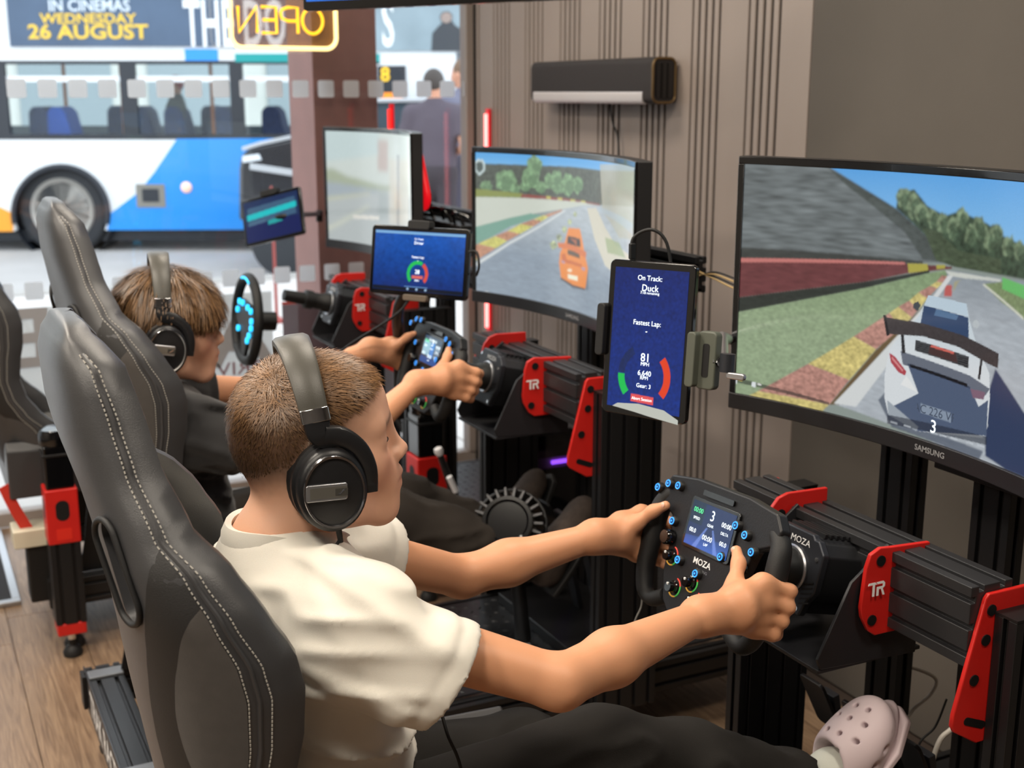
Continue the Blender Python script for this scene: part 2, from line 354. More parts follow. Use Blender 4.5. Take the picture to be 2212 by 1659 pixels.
# ================================================================== THE STREET
RD = -.13                                     # road level
CR = Vector((_cy, -_sy, 0)); CFW = Vector((_sy, _cy, 0))      # across / along the view, level
pave = mat('pale_paving', (196, 190, 186), .85, 0, .15, 40, var=.07, vscale=1.3)
mbp = MB(); mbp.span((-14, FY+.06, -.2), (16, 10.5, -.012))
pv = struct(mbp.build('pavement', pave))
slab = None
for i in range(-4, 9):
    for j in range(0, 7):
        if slab is None: slab = MB().span((.004, .004, -.02), (.746, .746, 0)).build('paving_slab', pave, pv, bevel=.004, seg=1); o = slab
        else: o = slab.copy(); COL.objects.link(o)
        o.location = (i*.75, FY+.1 + j*.75, 0)
struct(MB().span((-14, 10.5, -.25), (16, 10.75, 0)).build('kerb', mat('kerb_stone', (170, 166, 162), .8, var=.06)))
struct(MB().span((-40, 10.75, -.4), (45, 40, RD)).build('road', mat('asphalt', (176, 172, 170), .9, 0, .3, 60, var=.06, vscale=2)))
# building beyond the street
t = thing('shop_building', 'pale stone building across the street behind the bus', 'building', (4, 26, RD))
MB().span((-30, 26, RD), (40, 28, 9)).build('facade', mat('pale_stone', (226, 222, 214), .8, var=.05, vscale=1), t)
wm = mat('shop_pale_glass', (158, 168, 172), .3)
for i in range(-8, 14):
    for z in (.6, 4.2): MB().span((i*2.4, 25.94, z), (i*2.4+1.7, 26.02, z+2.2)).build('window', wm, t)
# brown pillar outside the glass
pm = mat('brown_pillar', (136, 94, 87), .55, 0, .1, 30, var=.1, vscale=6)
a = at(680, 300, Y=4.84); b = at(818, 300, Y=4.84); c = at(628, 300, X=a.x)
struct(MB().span((a.x, 4.84, -.02), (b.x, c.y, 3.2)).build('trim_1', pm, bevel=.004))
# ------------------------------------------------------------------ the bus: level frame (s along the street, up), side face at distance BD
BD = 13.6
def bp(x, y, off=0.0):
    """point on the bus side (or off metres in front of it) seen at pixel (x, y)"""
    d = ray(x, y); dd = Vector(d); t_ = (BD-off)/(dd.dot(CFW)); return Vector((dd.x*t_, dd.y*t_, CAM_H + dd.z*t_))
bus = thing('double_decker_bus', 'white and blue double-decker bus in the street with a film advert on its side', 'bus', bp(300, 520) + Vector((0, 0, RD - bp(300, 520).z)))
wht = mat('bus_white', (226, 228, 230), .3, coat=.3); blu = mat('bus_blue', (8, 140, 230), .3, coat=.3); orn = mat('bus_orange', (244, 160, 40), .3, coat=.3)
tyr = mat('tyre', (52, 54, 58), .8); drk = mat('bus_dark_trim', (36, 40, 48), .4); gry = mat('bus_grey', (120, 124, 130), .5)
zz = lambda y: bp(300, y).z
def bslab(x0, y0, x1, y1, off, th, m, nm, parent=None, bev=0):
    A_ = bp(x0, y1, off); B_ = bp(x1, y0, off); w_ = (B_-A_).dot(CR); h_ = B_.z-A_.z
    return MB().prism([(0, 0), (w_, 0), (w_, h_), (0, h_)], A_, CR, (0, 0, 1), CFW*th).build(nm, m, parent or bus, bevel=bev)
def bpoly(pts, off, m, nm, parent=None, th=.01):
    O = bp(0, 300, off); poly = [((bp(x, y, off)-O).dot(CR), (bp(x, y, off)-O).z) for x, y in pts]
    return MB().prism(poly, O, CR, (0, 0, 1), CFW*th).build(nm, m, parent or bus)
# shell: lower side with the wheel arch cut out, roof box above, floor and far side so that it has its depth
def arch(cx, cy, r, a0, a1, n=20): return [(cx + r*math.cos(math.radians(a0+(a1-a0)*i/n)), cy - r*math.sin(math.radians(a0+(a1-a0)*i/n))) for i in range(n+1)]
low = [(-700, 300), (1330, 298), (1330, 493)] + [(232, 497)] + arch(131, 462, 102, -20, 200)[0:21] + [(28, 500), (-700, 505)]
bpoly(low, 0, wht, 'side_panel', th=.05)
bpoly([(382, 300), (512, 299), (1330, 298), (1330, 493), (232, 497), (237, 462), (300, 415), (335, 370)], .012, blu, 'blue_swoosh')
bpoly([(-700, 460), (0, 448), (28, 462), (28, 500), (-700, 505)], .012, orn, 'orange_corner')
bslab(-700, 497, 1330, 520, -.15, .1, drk, 'chassis_skirt')
bslab(-700, 100, 1330, 133, 0, .06, wht, 'waist_rail'); bslab(-700, -420, 1330, 100, -.02, .06, wht, 'upper_side')
bslab(400, 106, 470, 131, .012, .012, blu, 'blue_band'); bslab(508, 116, 820, 134, .012, .012, mat('bus_teal', (0, 150, 150), .3), 'teal_band')
# advert
ad = bslab(22, -60, 780, 100, .02, .015, mat('advert_slate', (74, 92, 116), .5, var=.15, vscale=1.5), 'advert_panel')
bslab(780, -60, 1330, 110, .022, .015, mat('advert_mist', (136, 152, 160), .5, var=.25, vscale=1.2), 'advert_panel')
def btext(txt, x, y, size, m, sx=1.0, bold=0, off=.026):
    return text_mb(txt, size, bp(x, y, off), CR, (0, 0, 1), 0, sx, bold=bold).build('advert_lettering', m, ad, fix=False)
yel = mat('advert_yellow', (236, 196, 66), .5); wtx = mat('advert_white', (214, 224, 232), .5)
btext('IN CINEMAS', 192, 13, .165, wtx, .95, .003); btext('WEDNESDAY', 190, 41, .14, yel, 1.18, .003); btext('26 AUGUST', 190, 70, .20, yel, 1.22, .005)
btext('THE DOG', 530, 56, .66, mat('advert_title', (236, 238, 240), .5), .44, .012); btext('S', 838, 56, .66, MATS['advert_title'], .44, .012); btext('STAR', 735, 56, .66, MATS['advert_title'], .44, .012)
man = [(932, 110), (934, 72), (948, 56), (955, 50), (950, 36), (956, 26), (968, 24), (977, 32), (976, 46), (984, 56), (1004, 68), (1012, 110)]
bpoly(man, .03, mat('advert_coat', (56, 60, 66), .6), 'printed_figure', ad, .004)
bpoly(arch(964, 38, 12, 0, 360, 16)[:-1], .036, mat('advert_face', (150, 132, 124), .6), 'printed_face', ad, .004)
# windows with pillars between; seats and a passenger behind
glm = glass_mat('bus_glass', (.9, .95, .96), .7)
for x0, x1 in ((8, 268), (290, 502), (522, 812)):
    w = bslab(x0, 138, x1, 290, -.03, .006, glm, 'window')
    bslab(x0, 164, x1, 177, -.022, .02, wht, 'window_rail', w)
for x0, x1 in ((-20, 8), (268, 290), (502, 522)): bslab(x0, 133, x1, 300, .004, .05, drk, 'window_pillar')
bslab(-700, 290, 1330, 301, .006, .05, drk, 'window_sill'); bslab(-700, 131, 820, 139, .006, .05, drk, 'window_head')
bslab(-700, 134, -20, 300, 0, .05, drk, 'side_panel'); bslab(812, 112, 985, 300, .002, .05, wht, 'rear_panel'); bslab(985, 112, 1330, 300, .0, .05, gry, 'rear_panel')
d_ = bslab(816, 142, 876, 214, .02, .02, drk, 'route_display'); text_mb('8', .2, bp(832, 162, .026), CR, (0, 0, 1), 0, 1, bold=.004).build('route_number', mat('amber_led', (240, 190, 40), .5, emit=.5), d_, fix=False)
bslab(822, 200, 870, 212, .03, .005, mat('amber_strip', (240, 140, 40), .5, emit=.6), 'amber_strip', d_)
DEP = 2.4
mbx = MB(); A_ = bp(-700, 520); B_ = bp(1330, 520); w_ = (B_-A_).dot(CR)
MB().prism([(0, 0), (w_, 0), (w_, .12), (0, .12)], A_ + CFW*.75 + Vector((0, 0, .35)), CR, (0, 0, 1), CFW*(DEP-.75)).build('floor_pan', gry, bus)
MB().prism([(0, 0), (w_, 0), (w_, .1), (0, .1)], Vector((A_.x, A_.y, zz(112))), CR, (0, 0, 1), CFW*DEP).build('upper_floor', wht, bus)
MB().prism([(0, 0), (w_, 0), (w_, .1), (0, .1)], Vector((A_.x, A_.y, zz(-420))), CR, (0, 0, 1), CFW*DEP).build('roof', wht, bus)
fs = Vector((A_.x, A_.y, zz(497))) + CFW*DEP
MB().prism([(0, 0), (w_, 0), (w_, 1.05), (0, 1.05)], fs, CR, (0, 0, 1), CFW*.05).build('body_side', mat('bus_inner', (150, 160, 166), .6), bus)
MB().prism([(0, 0), (w_, 0), (w_, 3), (0, 3)], fs + Vector((0, 0, 2.0)), CR, (0, 0, 1), CFW*.05).build('body_side', MATS['bus_inner'], bus)
sm1 = mat('bus_seat_blue', (30, 92, 196), .7); sm2 = mat('bus_seat_moquette', (60, 72, 112), .8, var=.3, vscale=30)
for x, m_, dd in ((60, sm2, .5), (105, sm1, .45), (165, sm2, 1.6), (245, sm2, 1.2), (345, sm2, .8), (395, sm2, 1.5), (455, sm2, .9), (560, sm2, 1.0)):
    c = bp(x, 300); z0 = zz(300) - .35
    o_ = Vector((c.x, c.y, z0)) + CFW*dd
    MB().loft([[o_ + CR*(q*wd) + CFW*e + Vector((0, 0, h)) + CR*(-.10*h) for q, e in ((-.5, 0), (.5, 0), (.5, .42), (-.5, .42))] for h, wd in ((0, .3), (.4, .26), (.62, .2), (.68, .1))]).build('seat', m_, bus, bevel=.02)
for x in (85, 215, 420, 480): 
    c = bp(x, 300); MB().tube([Vector((c.x, c.y, zz(320))) + CFW*.9, Vector((c.x, c.y, zz(118))) + CFW*.9], .02, 8).build('grab_pole', mat('pole_orange', (200, 110, 50), .5), bus)
# wheel
wc = bp(131, 455, .0); 
wl = MB().lathe([(.08, .0), (.44, .0), (.485, .03), (.5, .08), (.5, .24), (.46, .28)], wc + CFW*.06, CFW, 40).build('tyre', tyr, bus, smooth=True)
MB().lathe([(.02, .05), (.12, .045), (.14, .11), (.25, .13), (.28, .03), (.335, -.01), (.35, .02)], wc + CFW*.04, CFW, 36).build('rim', mat('wheel_rim', (176, 172, 166), .45, .3), bus, smooth=True)
for i in range(8):
    a = i*math.pi/4; MB().cyl(wc + CR*(.19*math.cos(a)) + Vector((0, 0, .19*math.sin(a))) + CFW*.14, wc + CR*(.19*math.cos(a)) + Vector((0, 0, .19*math.sin(a))) + CFW*.10, .022, n=8).build('wheel_nut', gry, bus)
O = bp(131, 462, .02)
pa = [((bp(x, y, .02)-O).dot(CR), (bp(x, y, .02)-O).z) for x, y in arch(131, 462, 102, -12, 192, 24)]
MB().tube([O + CR*a + Vector((0, 0, b)) for a, b in pa], .03, 6).build('wheel_arch', drk, bus)
MB().loft([[O + CFW*d_ + CR*(.545*math.cos(q*math.pi/16)) + Vector((0, 0, .545*math.sin(q*math.pi/16))) for q in range(32)] for d_ in (.06, .7)], False, True).build('arch_liner', drk, bus)
# fuel flap and side light
ff = bslab(296, 398, 355, 448, .02, .02, mat('flap_frame', (132, 128, 120), .5), 'fuel_flap'); bslab(308, 408, 342, 436, .026, .01, drk, 'flap_recess', ff)
l_ = bp(402, 405, .03); MB().lathe([(.01, -.02), (.045, -.01), (.06, .01)], l_, CFW, 20).build('side_lamp', mat('side_lamp', (250, 200, 180), .3, emit=.4), bus, smooth=True)
# ------------------------------------------------------------------ dark car in front of the bus, nose to the left
CD = 11.6
def cpt(x, y, off=0.0):
    d = Vector(ray(x, y)); t_ = (CD-off)/d.dot(CFW); return Vector((d.x*t_, d.y*t_, CAM_H + d.z*t_))
car = thing('parked_car', 'dark car with a silver roof line parked between the bus and the pavement', 'car', Vector((cpt(760, 500).x, cpt(760, 500).y, RD)))
cb = mat('car_black', (34, 36, 42), .2, coat=.6); cg = mat('car_glass', (70, 84, 94), .06); cs = mat('car_silver', (196, 200, 206), .3, .5)
O = cpt(515, 300); zg = RD
def cpoly(pts, y0, y1, m, nm, parent=None, inset=0.0, bev=.04):
    q = [((cpt(x, y)-O).dot(CR), (cpt(x, y)-O).z) for x, y in pts]
    return MB().prism(q, O + CFW*y0, CR, (0, 0, 1), CFW*(y1-y0)).build(nm, m, parent or car, bevel=bev)
ybt = 478
cpoly([(515, 365), (520, 335), (545, 316), (640, 296), (700, 290), (1300, 285), (1330, 330), (1330, ybt), (515, ybt)], 0, 1.75, cb, 'body')
cpoly([(632, 298), (705, 232), (760, 216), (1120, 212), (1200, 236), (1290, 288)], .16, 1.59, cg, 'cabin')
cpoly([(700, 234), (758, 214), (1120, 209), (1130, 214), (1120, 219), (762, 223), (706, 240)], .12, 1.63, cs, 'roof', bev=.01)
cpoly([(540, 352), (632, 366), (632, 380), (540, 366)], -.02, 0, cs, 'bumper_strip', bev=.004)
cpoly([(522, 318), (560, 306), (628, 292), (628, 300), (565, 314), (524, 326)], -.01, .5, cs, 'bonnet_edge', bev=.004)
cpoly([(523, 338), (560, 332), (566, 346), (524, 352)], -.012, .2, mat('headlamp', (220, 226, 232), .15), 'headlamp', bev=.01)
for x in (612, 1190):
    c = cpt(x, ybt - 8); MB().lathe([(.05, -.03), (.2, -.04), (.3, -.02), (.32, .05), (.32, .2)], Vector((c.x, c.y, RD+.32)) , CFW, 28).build('wheel', tyr, car, smooth=True)
# thin reddish post on the pavement
tag(MB().lathe([(.045, 0), (.05, .02), (.012, .05), (.009, .9), (.012, .92), (.004, .94)], Vector((at(594, 590, D=8.6).x, at(594, 590, D=8.6).y, 0)), (0, 0, 1), 14).build('barrier_post', mat('post_red', (150, 66, 60), .5), smooth=True), 'slim reddish post standing on the pavement outside the window', 'post')
# ================================================================== SCREENS
class Canvas:
    """a small procedural painter: colours on a fine grid that becomes the picture of a screen"""
    def __init__(s, nu, nv, tf=None):
        s.nu, s.nv = nu, nv; u = np.linspace(0, 1, nu); v = np.linspace(0, 1, nv); s.U, s.V = np.meshgrid(u, v); s.C = np.zeros((nv, nu, 3)); s.tf = tf
        r = np.random.RandomState(3); s.noise = r.rand(nv, nu)
    def q(s, pts): return [s.tf(*p) for p in pts] if s.tf else pts
    def mask(s, uv):
        inside = np.zeros_like(s.U)
        for ox, oy in ((-.25, -.25), (.25, -.25), (-.25, .25), (.25, .25)):
            x = s.U + ox/s.nu; y = s.V + oy/s.nv; m_ = np.zeros(x.shape, bool); n = len(uv)
            for i in range(n):
                x1, y1 = uv[i]; x2, y2 = uv[(i+1) % n]
                if y1 == y2: continue
                c = ((y1 > y) != (y2 > y)) & (x < (x2-x1)*(y-y1)/(y2-y1) + x1); m_ ^= c
            inside += m_*.25
        return inside
    def poly(s, pts, c, a=1.0, noise=0.0, sx=1, sy=1, c2=None, vr=None):
        m_ = s.mask(s.q(pts))[..., None]*a; col = np.array(srgb(c))[None, None]
        if c2 is not None:
            f = np.clip((s.V-vr[0])/(vr[1]-vr[0]), 0, 1)[..., None]; col = col*(1-f) + np.array(srgb(c2))*f
        if noise:
            g = s.noise
            for _ in range(sx): g = (g + np.roll(g, 1, 1) + np.roll(g, -1, 1))/3
            for _ in range(sy): g = (g + np.roll(g, 1, 0) + np.roll(g, -1, 0))/3
            g = (g-g.mean())/max(g.std(), 1e-6); col = np.clip(col*(1 + noise*g[..., None]), 0, 1)
        s.C = s.C*(1-m_) + col*m_; return s
    def blob(s, x, y, rx, ry, c, **k):
        r = np.random.RandomState(int(x*7+y))
        return s.poly([(x + rx*(1+.12*r.randn())*math.cos(i*math.pi/9), y + ry*(1+.12*r.randn())*math.sin(i*math.pi/9)) for i in range(18)], c, **k)
def blur(cv, n):
    for _ in range(n):
        for ax in (0, 1): p = np.pad(cv.C, [(1, 1) if a == ax else (0, 0) for a in range(3)], 'edge'); cv.C = (np.take(p, range(0, cv.C.shape[ax]), ax) + 2*cv.C + np.take(p, range(2, cv.C.shape[ax]+2), ax))/4
def curved(Xe, yc, hw, z0, z1, sag):
    R = (hw*hw+sag*sag)/(2*sag); xc = Xe+sag-R; ph = math.asin(hw/R)
    def pos(u, v, off=0.0):
        f = (2*u-1)*ph; r = R-off; return Vector((xc + r*math.cos(f), yc - r*math.sin(f), z0 + (z1-z0)*v))
    def uv(px, py):
        d = ray(px, py); a = d[0]**2+d[1]**2; b = -2*(d[0]*xc+d[1]*yc); c = xc*xc+yc*yc-R*R
        t = (-b+math.sqrt(max(b*b-4*a*c, 0)))/(2*a); return ((math.asin(max(-1, min(1, (yc-d[1]*t)/R)))/ph+1)/2, (CAM_H+d[2]*t-z0)/(z1-z0))
    return pos, uv
SCREEN = mat('screen_picture', (0, 0, 0), .16, attr='picture', emit=.9, spec=.5)
_nt = SCREEN.node_tree; _b = _nt.nodes['Principled BSDF']
for l_ in list(_b.inputs['Base Color'].links): _nt.links.remove(l_)
_b.inputs['Base Color'].default_value = (.004, .004, .004, 1)
def picture(cv, pos, name, parent, m=None):
    nu, nv = cv.nu, cv.nv; pts = [pos(i/(nu-1), j/(nv-1)) for j in range(nv) for i in range(nu)]
    fs = [(j*nu+i, j*nu+i+1, (j+1)*nu+i+1, (j+1)*nu+i) for j in range(nv-1) for i in range(nu-1)]
    me = bpy.data.meshes.new(name); me.from_pydata(pts, [], fs); me.materials.append(m or SCREEN)
    at_ = me.color_attributes.new('picture', 'FLOAT_COLOR', 'POINT'); c = np.ones((nu*nv, 4), np.float32); c[:, :3] = cv.C.reshape(-1, 3); at_.data.foreach_set('color', c.ravel())
    me.polygons.foreach_set('use_smooth', [True]*len(me.polygons))
    o = link(bpy.data.objects.new(name, me)); adopt(o, parent); return o
def monitor(label, Xe, yc, hw, z0, z1, paint, nu, nv, sag=.085, logo=True):
    t = thing('curved_monitor', label, 'monitor', (Xe+.12, yc, z0), 'curved monitors on the rigs')
    pos, uv = curved(Xe, yc, hw, z0, z1, sag); h = z1-z0; n = 28
    def band(v0, v1, u0, u1, f, b, nm, m='gloss', bev=.002):
        rings = []
        for i in range(n+1):
            u = u0+(u1-u0)*i/n; rings.append([pos(u, v0, f), pos(u, v1, f), pos(u, v1, b), pos(u, v0, b)])
        return MB().loft(rings).build(nm, m, t, bevel=bev)
    be, ch = .014, .030
    case = band(0, 1, 0, 1, -.003, -.034, 'rear_case', mat('monitor_case', (20, 20, 22), .45))
    band(1-be/h, 1, 0, 1, .003, -.004, 'top_bezel'); band(0, ch/h, 0, 1, .006, -.004, 'chin', mat('monitor_chin', (34, 34, 37), .28))
    band(ch/h, 1-be/h, 0, .006/hw, .003, -.004, 'side_bezel'); band(ch/h, 1-be/h, 1-.006/hw, 1, .003, -.004, 'side_bezel')
    s0, s1, u0, u1 = ch/h, 1-be/h, .006/hw, 1-.006/hw
    cv = Canvas(nu, nv, lambda x, y: ((uv(x, y)[0]-u0)/(u1-u0), (uv(x, y)[1]-s0)/(s1-s0))); paint(cv)
    cv.C[:] = np.clip(cv.C*(1+.03*(cv.noise[..., None]-.5)), 0, 1)
    scr = picture(cv, lambda u, v: pos(u0+(u1-u0)*u, s0+(s1-s0)*v, .0005), 'screen', t)
    if logo:
        c = pos(.5, ch*.5/h, .0066); text_mb('SAMSUNG', .0135, c, (0, -1, 0), (0, 0, 1), 0, 1.05, bold=.0002).build('maker_lettering', mat('logo_grey', (150, 150, 152), .4), t, fix=False)
    return t, pos, scr
def screen_text(txt, size, pos, u, v, parent, m, name='screen_lettering', sx=1):
    c = pos(u, v); ax = (pos(min(u+.01, 1), v) - pos(max(u-.01, 0), v)).normalized(); up = (pos(u, v+.01)-pos(u, v)).normalized()
    return text_mb(txt, size, c, ax, up, .0012, sx).build(name, m, parent, fix=False)
glow = mat('screen_white', (226, 240, 250), .4, emit=.95)
# ---------------- picture of the near monitor
def near_picture(cv):
    k = lambda *p: [(1560 + x/2.0736, 300 + y/2.0736) for x, y in p]
    P_ = cv.poly; cv.poly(k((-400, -200), (3200, -200), (3200, 3000), (-400, 3000)), (150, 206, 240), c2=(66, 158, 228), vr=(.55, 1.0))
    P_(k((-400, 560), (3200, 560), (3200, 3000), (-400, 3000)), (134, 146, 140))
    P_(k((60, 60), (420, 60), (480, 125), (640, 225), (780, 312), (880, 400), (960, 480), (1010, 555), (820, 552), (60, 500)), (104, 112, 114), noise=.16, sx=60, sy=1)
    P_(k((470, 125), (640, 225), (780, 312), (880, 400), (960, 480), (1010, 555), (900, 540), (820, 420), (700, 320), (560, 210)), (74, 82, 80), noise=.1, sx=6)
    P_(k((60, 485), (820, 540), (900, 548), (900, 562), (60, 545)), (62, 66, 64), noise=.08, sx=20)
    P_(k((780, 310), (790, 250), (860, 225), (920, 300), (1000, 345), (1045, 330), (1110, 345), (1190, 380), (1250, 430), (1352, 480), (1600, 540), (2600, 620), (2600, 800), (1500, 660), (1352, 630), (1255, 610), (1050, 575), (1005, 555), (960, 480), (880, 400)), (58, 76, 58), noise=.2, sx=2, sy=2)
    for x, y, rx, ry in ((820, 270, 38, 50), (860, 300, 30, 60), (890, 330, 30, 45), (945, 355, 30, 40), (990, 380, 28, 50), (1075, 360, 30, 52), (1030, 400, 25, 50), (1150, 400, 34, 52), (1115, 430, 30, 50), (1225, 430, 32, 55), (1200, 460, 25, 50), (1285, 480, 30, 48), (1335, 500, 28, 44), (1400, 520, 36, 40), (1500, 540, 40, 40), (1600, 560, 40, 40)):
        cv.blob(x/2.0736+1560, y/2.0736+300, rx/2.0736, ry/2.0736, (112, 132, 100), noise=.25, sx=2, sy=2); cv.blob((x+8)/2.0736+1560, (y+14)/2.0736+300, rx*.7/2.0736, ry*.8/2.0736, (66, 88, 66), a=.8, noise=.2)
    blur(cv, 1); P_(k((900, 400), (960, 410), (1060, 500), (1250, 540), (1250, 610), (1050, 575), (960, 545)), (70, 84, 62), noise=.12, sx=4)
    P_(k((60, 535), (820, 558), (1030, 573), (1030, 582), (830, 602), (640, 640), (60, 712)), (108, 54, 57), noise=.08, sx=20)
    P_(k((60, 533), (820, 552), (820, 563), (60, 553)), (196, 112, 106)); P_(k((832, 558), (920, 560), (925, 590), (836, 601)), (170, 162, 52)); P_(k((960, 564), (1000, 565), (1000, 580), (962, 584)), (170, 162, 52))
    P_(k((60, 712), (640, 640), (930, 588), (930, 600), (640, 668), (60, 778)), (46, 52, 48), noise=.08, sx=10)
    P_(k((60, 778), (640, 668), (930, 600), (1020, 585), (1010, 612), (960, 640), (880, 700), (720, 800), (590, 890), (380, 1010), (200, 1110), (200, 1300), (-60, 1300), (0, 778)), (142, 162, 126), noise=.07, sx=3, c2=(126, 150, 108), vr=(.3, .62))
    P_(k((1000, 585), (1260, 628), (1400, 640), (1600, 700), (2600, 1000), (2600, 1900), (1352, 1560), (480, 1180), (760, 930), (1010, 612)), (166, 174, 182), noise=.04, sx=20, c2=(128, 138, 146), vr=(.45, .7))
    P_(k((1170, 650), (1256, 640), (1352, 668), (1700, 760), (2000, 900), (1700, 900), (1352, 806), (1250, 730)), (122, 140, 96), noise=.08); P_(k((1166, 652), (1176, 650), (1352, 800), (1352, 812)), (206, 208, 190))
    P_(k((1256, 620), (1352, 655), (1700, 730), (1700, 800), (1352, 716), (1256, 672)), (96, 186, 96))
    P_(k((1000, 590), (1250, 630), (1250, 640), (1090, 625), (1020, 612)), (196, 200, 192))
    P_(k((1000, 655), (1030, 655), (1030, 705), (995, 705)), (196, 62, 50), a=.85); P_(k((1040, 640), (1075, 630), (1060, 640), (1035, 690)), (168, 160, 110), a=.7)
    kerb = [((985, 612), (1014, 616)), ((960, 640), (992, 645)), ((930, 660), (965, 668)), ((880, 688), (920, 715)), ((838, 725), (880, 765)), ((790, 752), (850, 800)), ((750, 780), (800, 850)), ((590, 885), (690, 942)), ((385, 1008), (570, 1080)), ((160, 1130), (480, 1190)), ((-60, 1240), (330, 1330))]
    for i in range(len(kerb)-1):
        (a, b), (c, d) = kerb[i], kerb[i+1]; P_(k(a, b, d, c), (198, 182, 104) if i % 2 else (180, 128, 114), noise=.14, sx=2)
    P_(k((1012, 616), (960, 700), (690, 945), (480, 1190), (560, 1190), (760, 960), (1000, 640)), (104, 84, 52)); P_(k((1012, 612), (1034, 616), (960, 720), (760, 990), (600, 1200), (500, 1185), (740, 930), (950, 700)), (204, 208, 208))
    P_(k((1225, 1030), (1352, 1225), (1700, 1600), (1500, 1700), (1352, 1540), (1180, 1420), (1180, 1180)), (42, 58, 92)); P_(k((700, 1170), (760, 1100), (900, 1300), (1170, 1400), (1150, 1440), (760, 1290)), (66, 78, 98), a=.8)
    blur(cv, 1)
    P_(k((925, 700), (1095, 738), (1110, 815), (1140, 920), (1198, 1050), (1200, 1160), (1190, 1290), (1168, 1340), (880, 1310), (745, 1235), (728, 1160), (728, 1060), (750, 940), (810, 870), (885, 790)), (206, 212, 216), c2=(176, 196, 208), vr=(.3, .6))
    P_(k((830, 1005), (1000, 1060), (1110, 1110), (1150, 1200), (1192, 1170), (1185, 1330), (880, 1310), (745, 1235), (760, 1200), (880, 1140)), (72, 88, 116)); P_(k((740, 1170), (880, 1290), (870, 1310), (745, 1235)), (150, 160, 170))
    P_(k((905, 745), (1104, 800), (1106, 900), (1020, 880), (888, 832)), (40, 66, 104)); P_(k((960, 762), (1060, 790), (1050, 812), (950, 790)), (90, 130, 170), a=.6); P_(k((925, 700), (1095, 738), (1102, 795), (908, 745)), (178, 198, 212))
    P_(k((868, 900), (1106, 975), (1104, 1028), (864, 948)), (64, 66, 70)); P_(k((930, 922), (1046, 958), (1056, 1005), (925, 962)), (72, 48, 48)); P_(k((938, 922), (1040, 954), (1038, 964), (934, 932)), (206, 90, 76))
    for i in range(4): P_(k((870, 912+9*i), (925, 929+9*i), (925, 932+9*i), (870, 915+9*i)), (24, 26, 30)); P_(k((1056, 972+10*i), (1102, 986+10*i), (1102, 990+10*i), (1056, 976+10*i)), (24, 26, 30))
    P_(k((800, 950), (1110, 1060), (1200, 1120), (1180, 1150), (1090, 1110), (810, 1010)), (50, 62, 88), a=.85); P_(k((842, 1008), (1098, 1096), (1100, 1112), (842, 1022)), (18, 20, 28))
    P_(k((800, 850), (812, 850), (822, 960), (806, 960)), (36, 36, 40)); P_(k((1158, 985), (1168, 990), (1156, 1080), (1146, 1075)), (36, 36, 40))
    P_(k((722, 788), (742, 800), (900, 826), (1080, 880), (1218, 950), (1240, 962), (1236, 1028), (1190, 1006), (1060, 932), (900, 884), (748, 874), (738, 882)), (62, 56, 58), noise=.05); P_(k((722, 788), (734, 790), (750, 878), (738, 884)), (34, 32, 36))
    P_(k((750, 958), (775, 975), (826, 1042), (820, 1060), (790, 1045), (756, 1000)), (172, 52, 66)); P_(k((762, 975), (812, 1036), (808, 1042), (760, 985)), (226, 150, 150), a=.7); P_(k((1112, 1118), (1180, 1135), (1172, 1168), (1124, 1160)), (124, 92, 112))
    P_(k((826, 1060), (876, 1135), (800, 1100)), (220, 222, 222)); P_(k((890, 1184), (1026, 1228), (1026, 1272), (890, 1226)), (126, 142, 162))
    cv.blob(872/2.0736+1560, 747/2.0736+300, 8, 9, (66, 72, 78)); cv.blob(1138/2.0736+1560, 830/2.0736+300, 7, 9, (176, 184, 188))
    P_(k((740, 1235), (1186, 1335), (1186, 1372), (740, 1275)), (30, 38, 56), a=.72); P_(k((40, 1062), (215, 1108), (480, 1180), (480, 1192), (40, 1085)), (40, 44, 44), a=.7)
    P_(k((50, 1066), (68, 1071), (66, 1098), (48, 1092)), (214, 220, 222)); P_(k((134, 1086), (152, 1091), (150, 1114), (132, 1108)), (214, 220, 222)); P_(k((72, 1072), (90, 1077), (90, 1086), (72, 1081)), (206, 180, 60)); P_(k((158, 1093), (176, 1098), (176, 1106), (158, 1101)), (214, 214, 210))
    for x in (770, 830, 950, 990, 1040, 1110, 1160): P_(k((x-16, 1262+(x-770)*.27), (x+16, 1271+(x-770)*.27), (x+16, 1279+(x-770)*.27), (x-16, 1270+(x-770)*.27)), (196, 204, 212), a=.55)
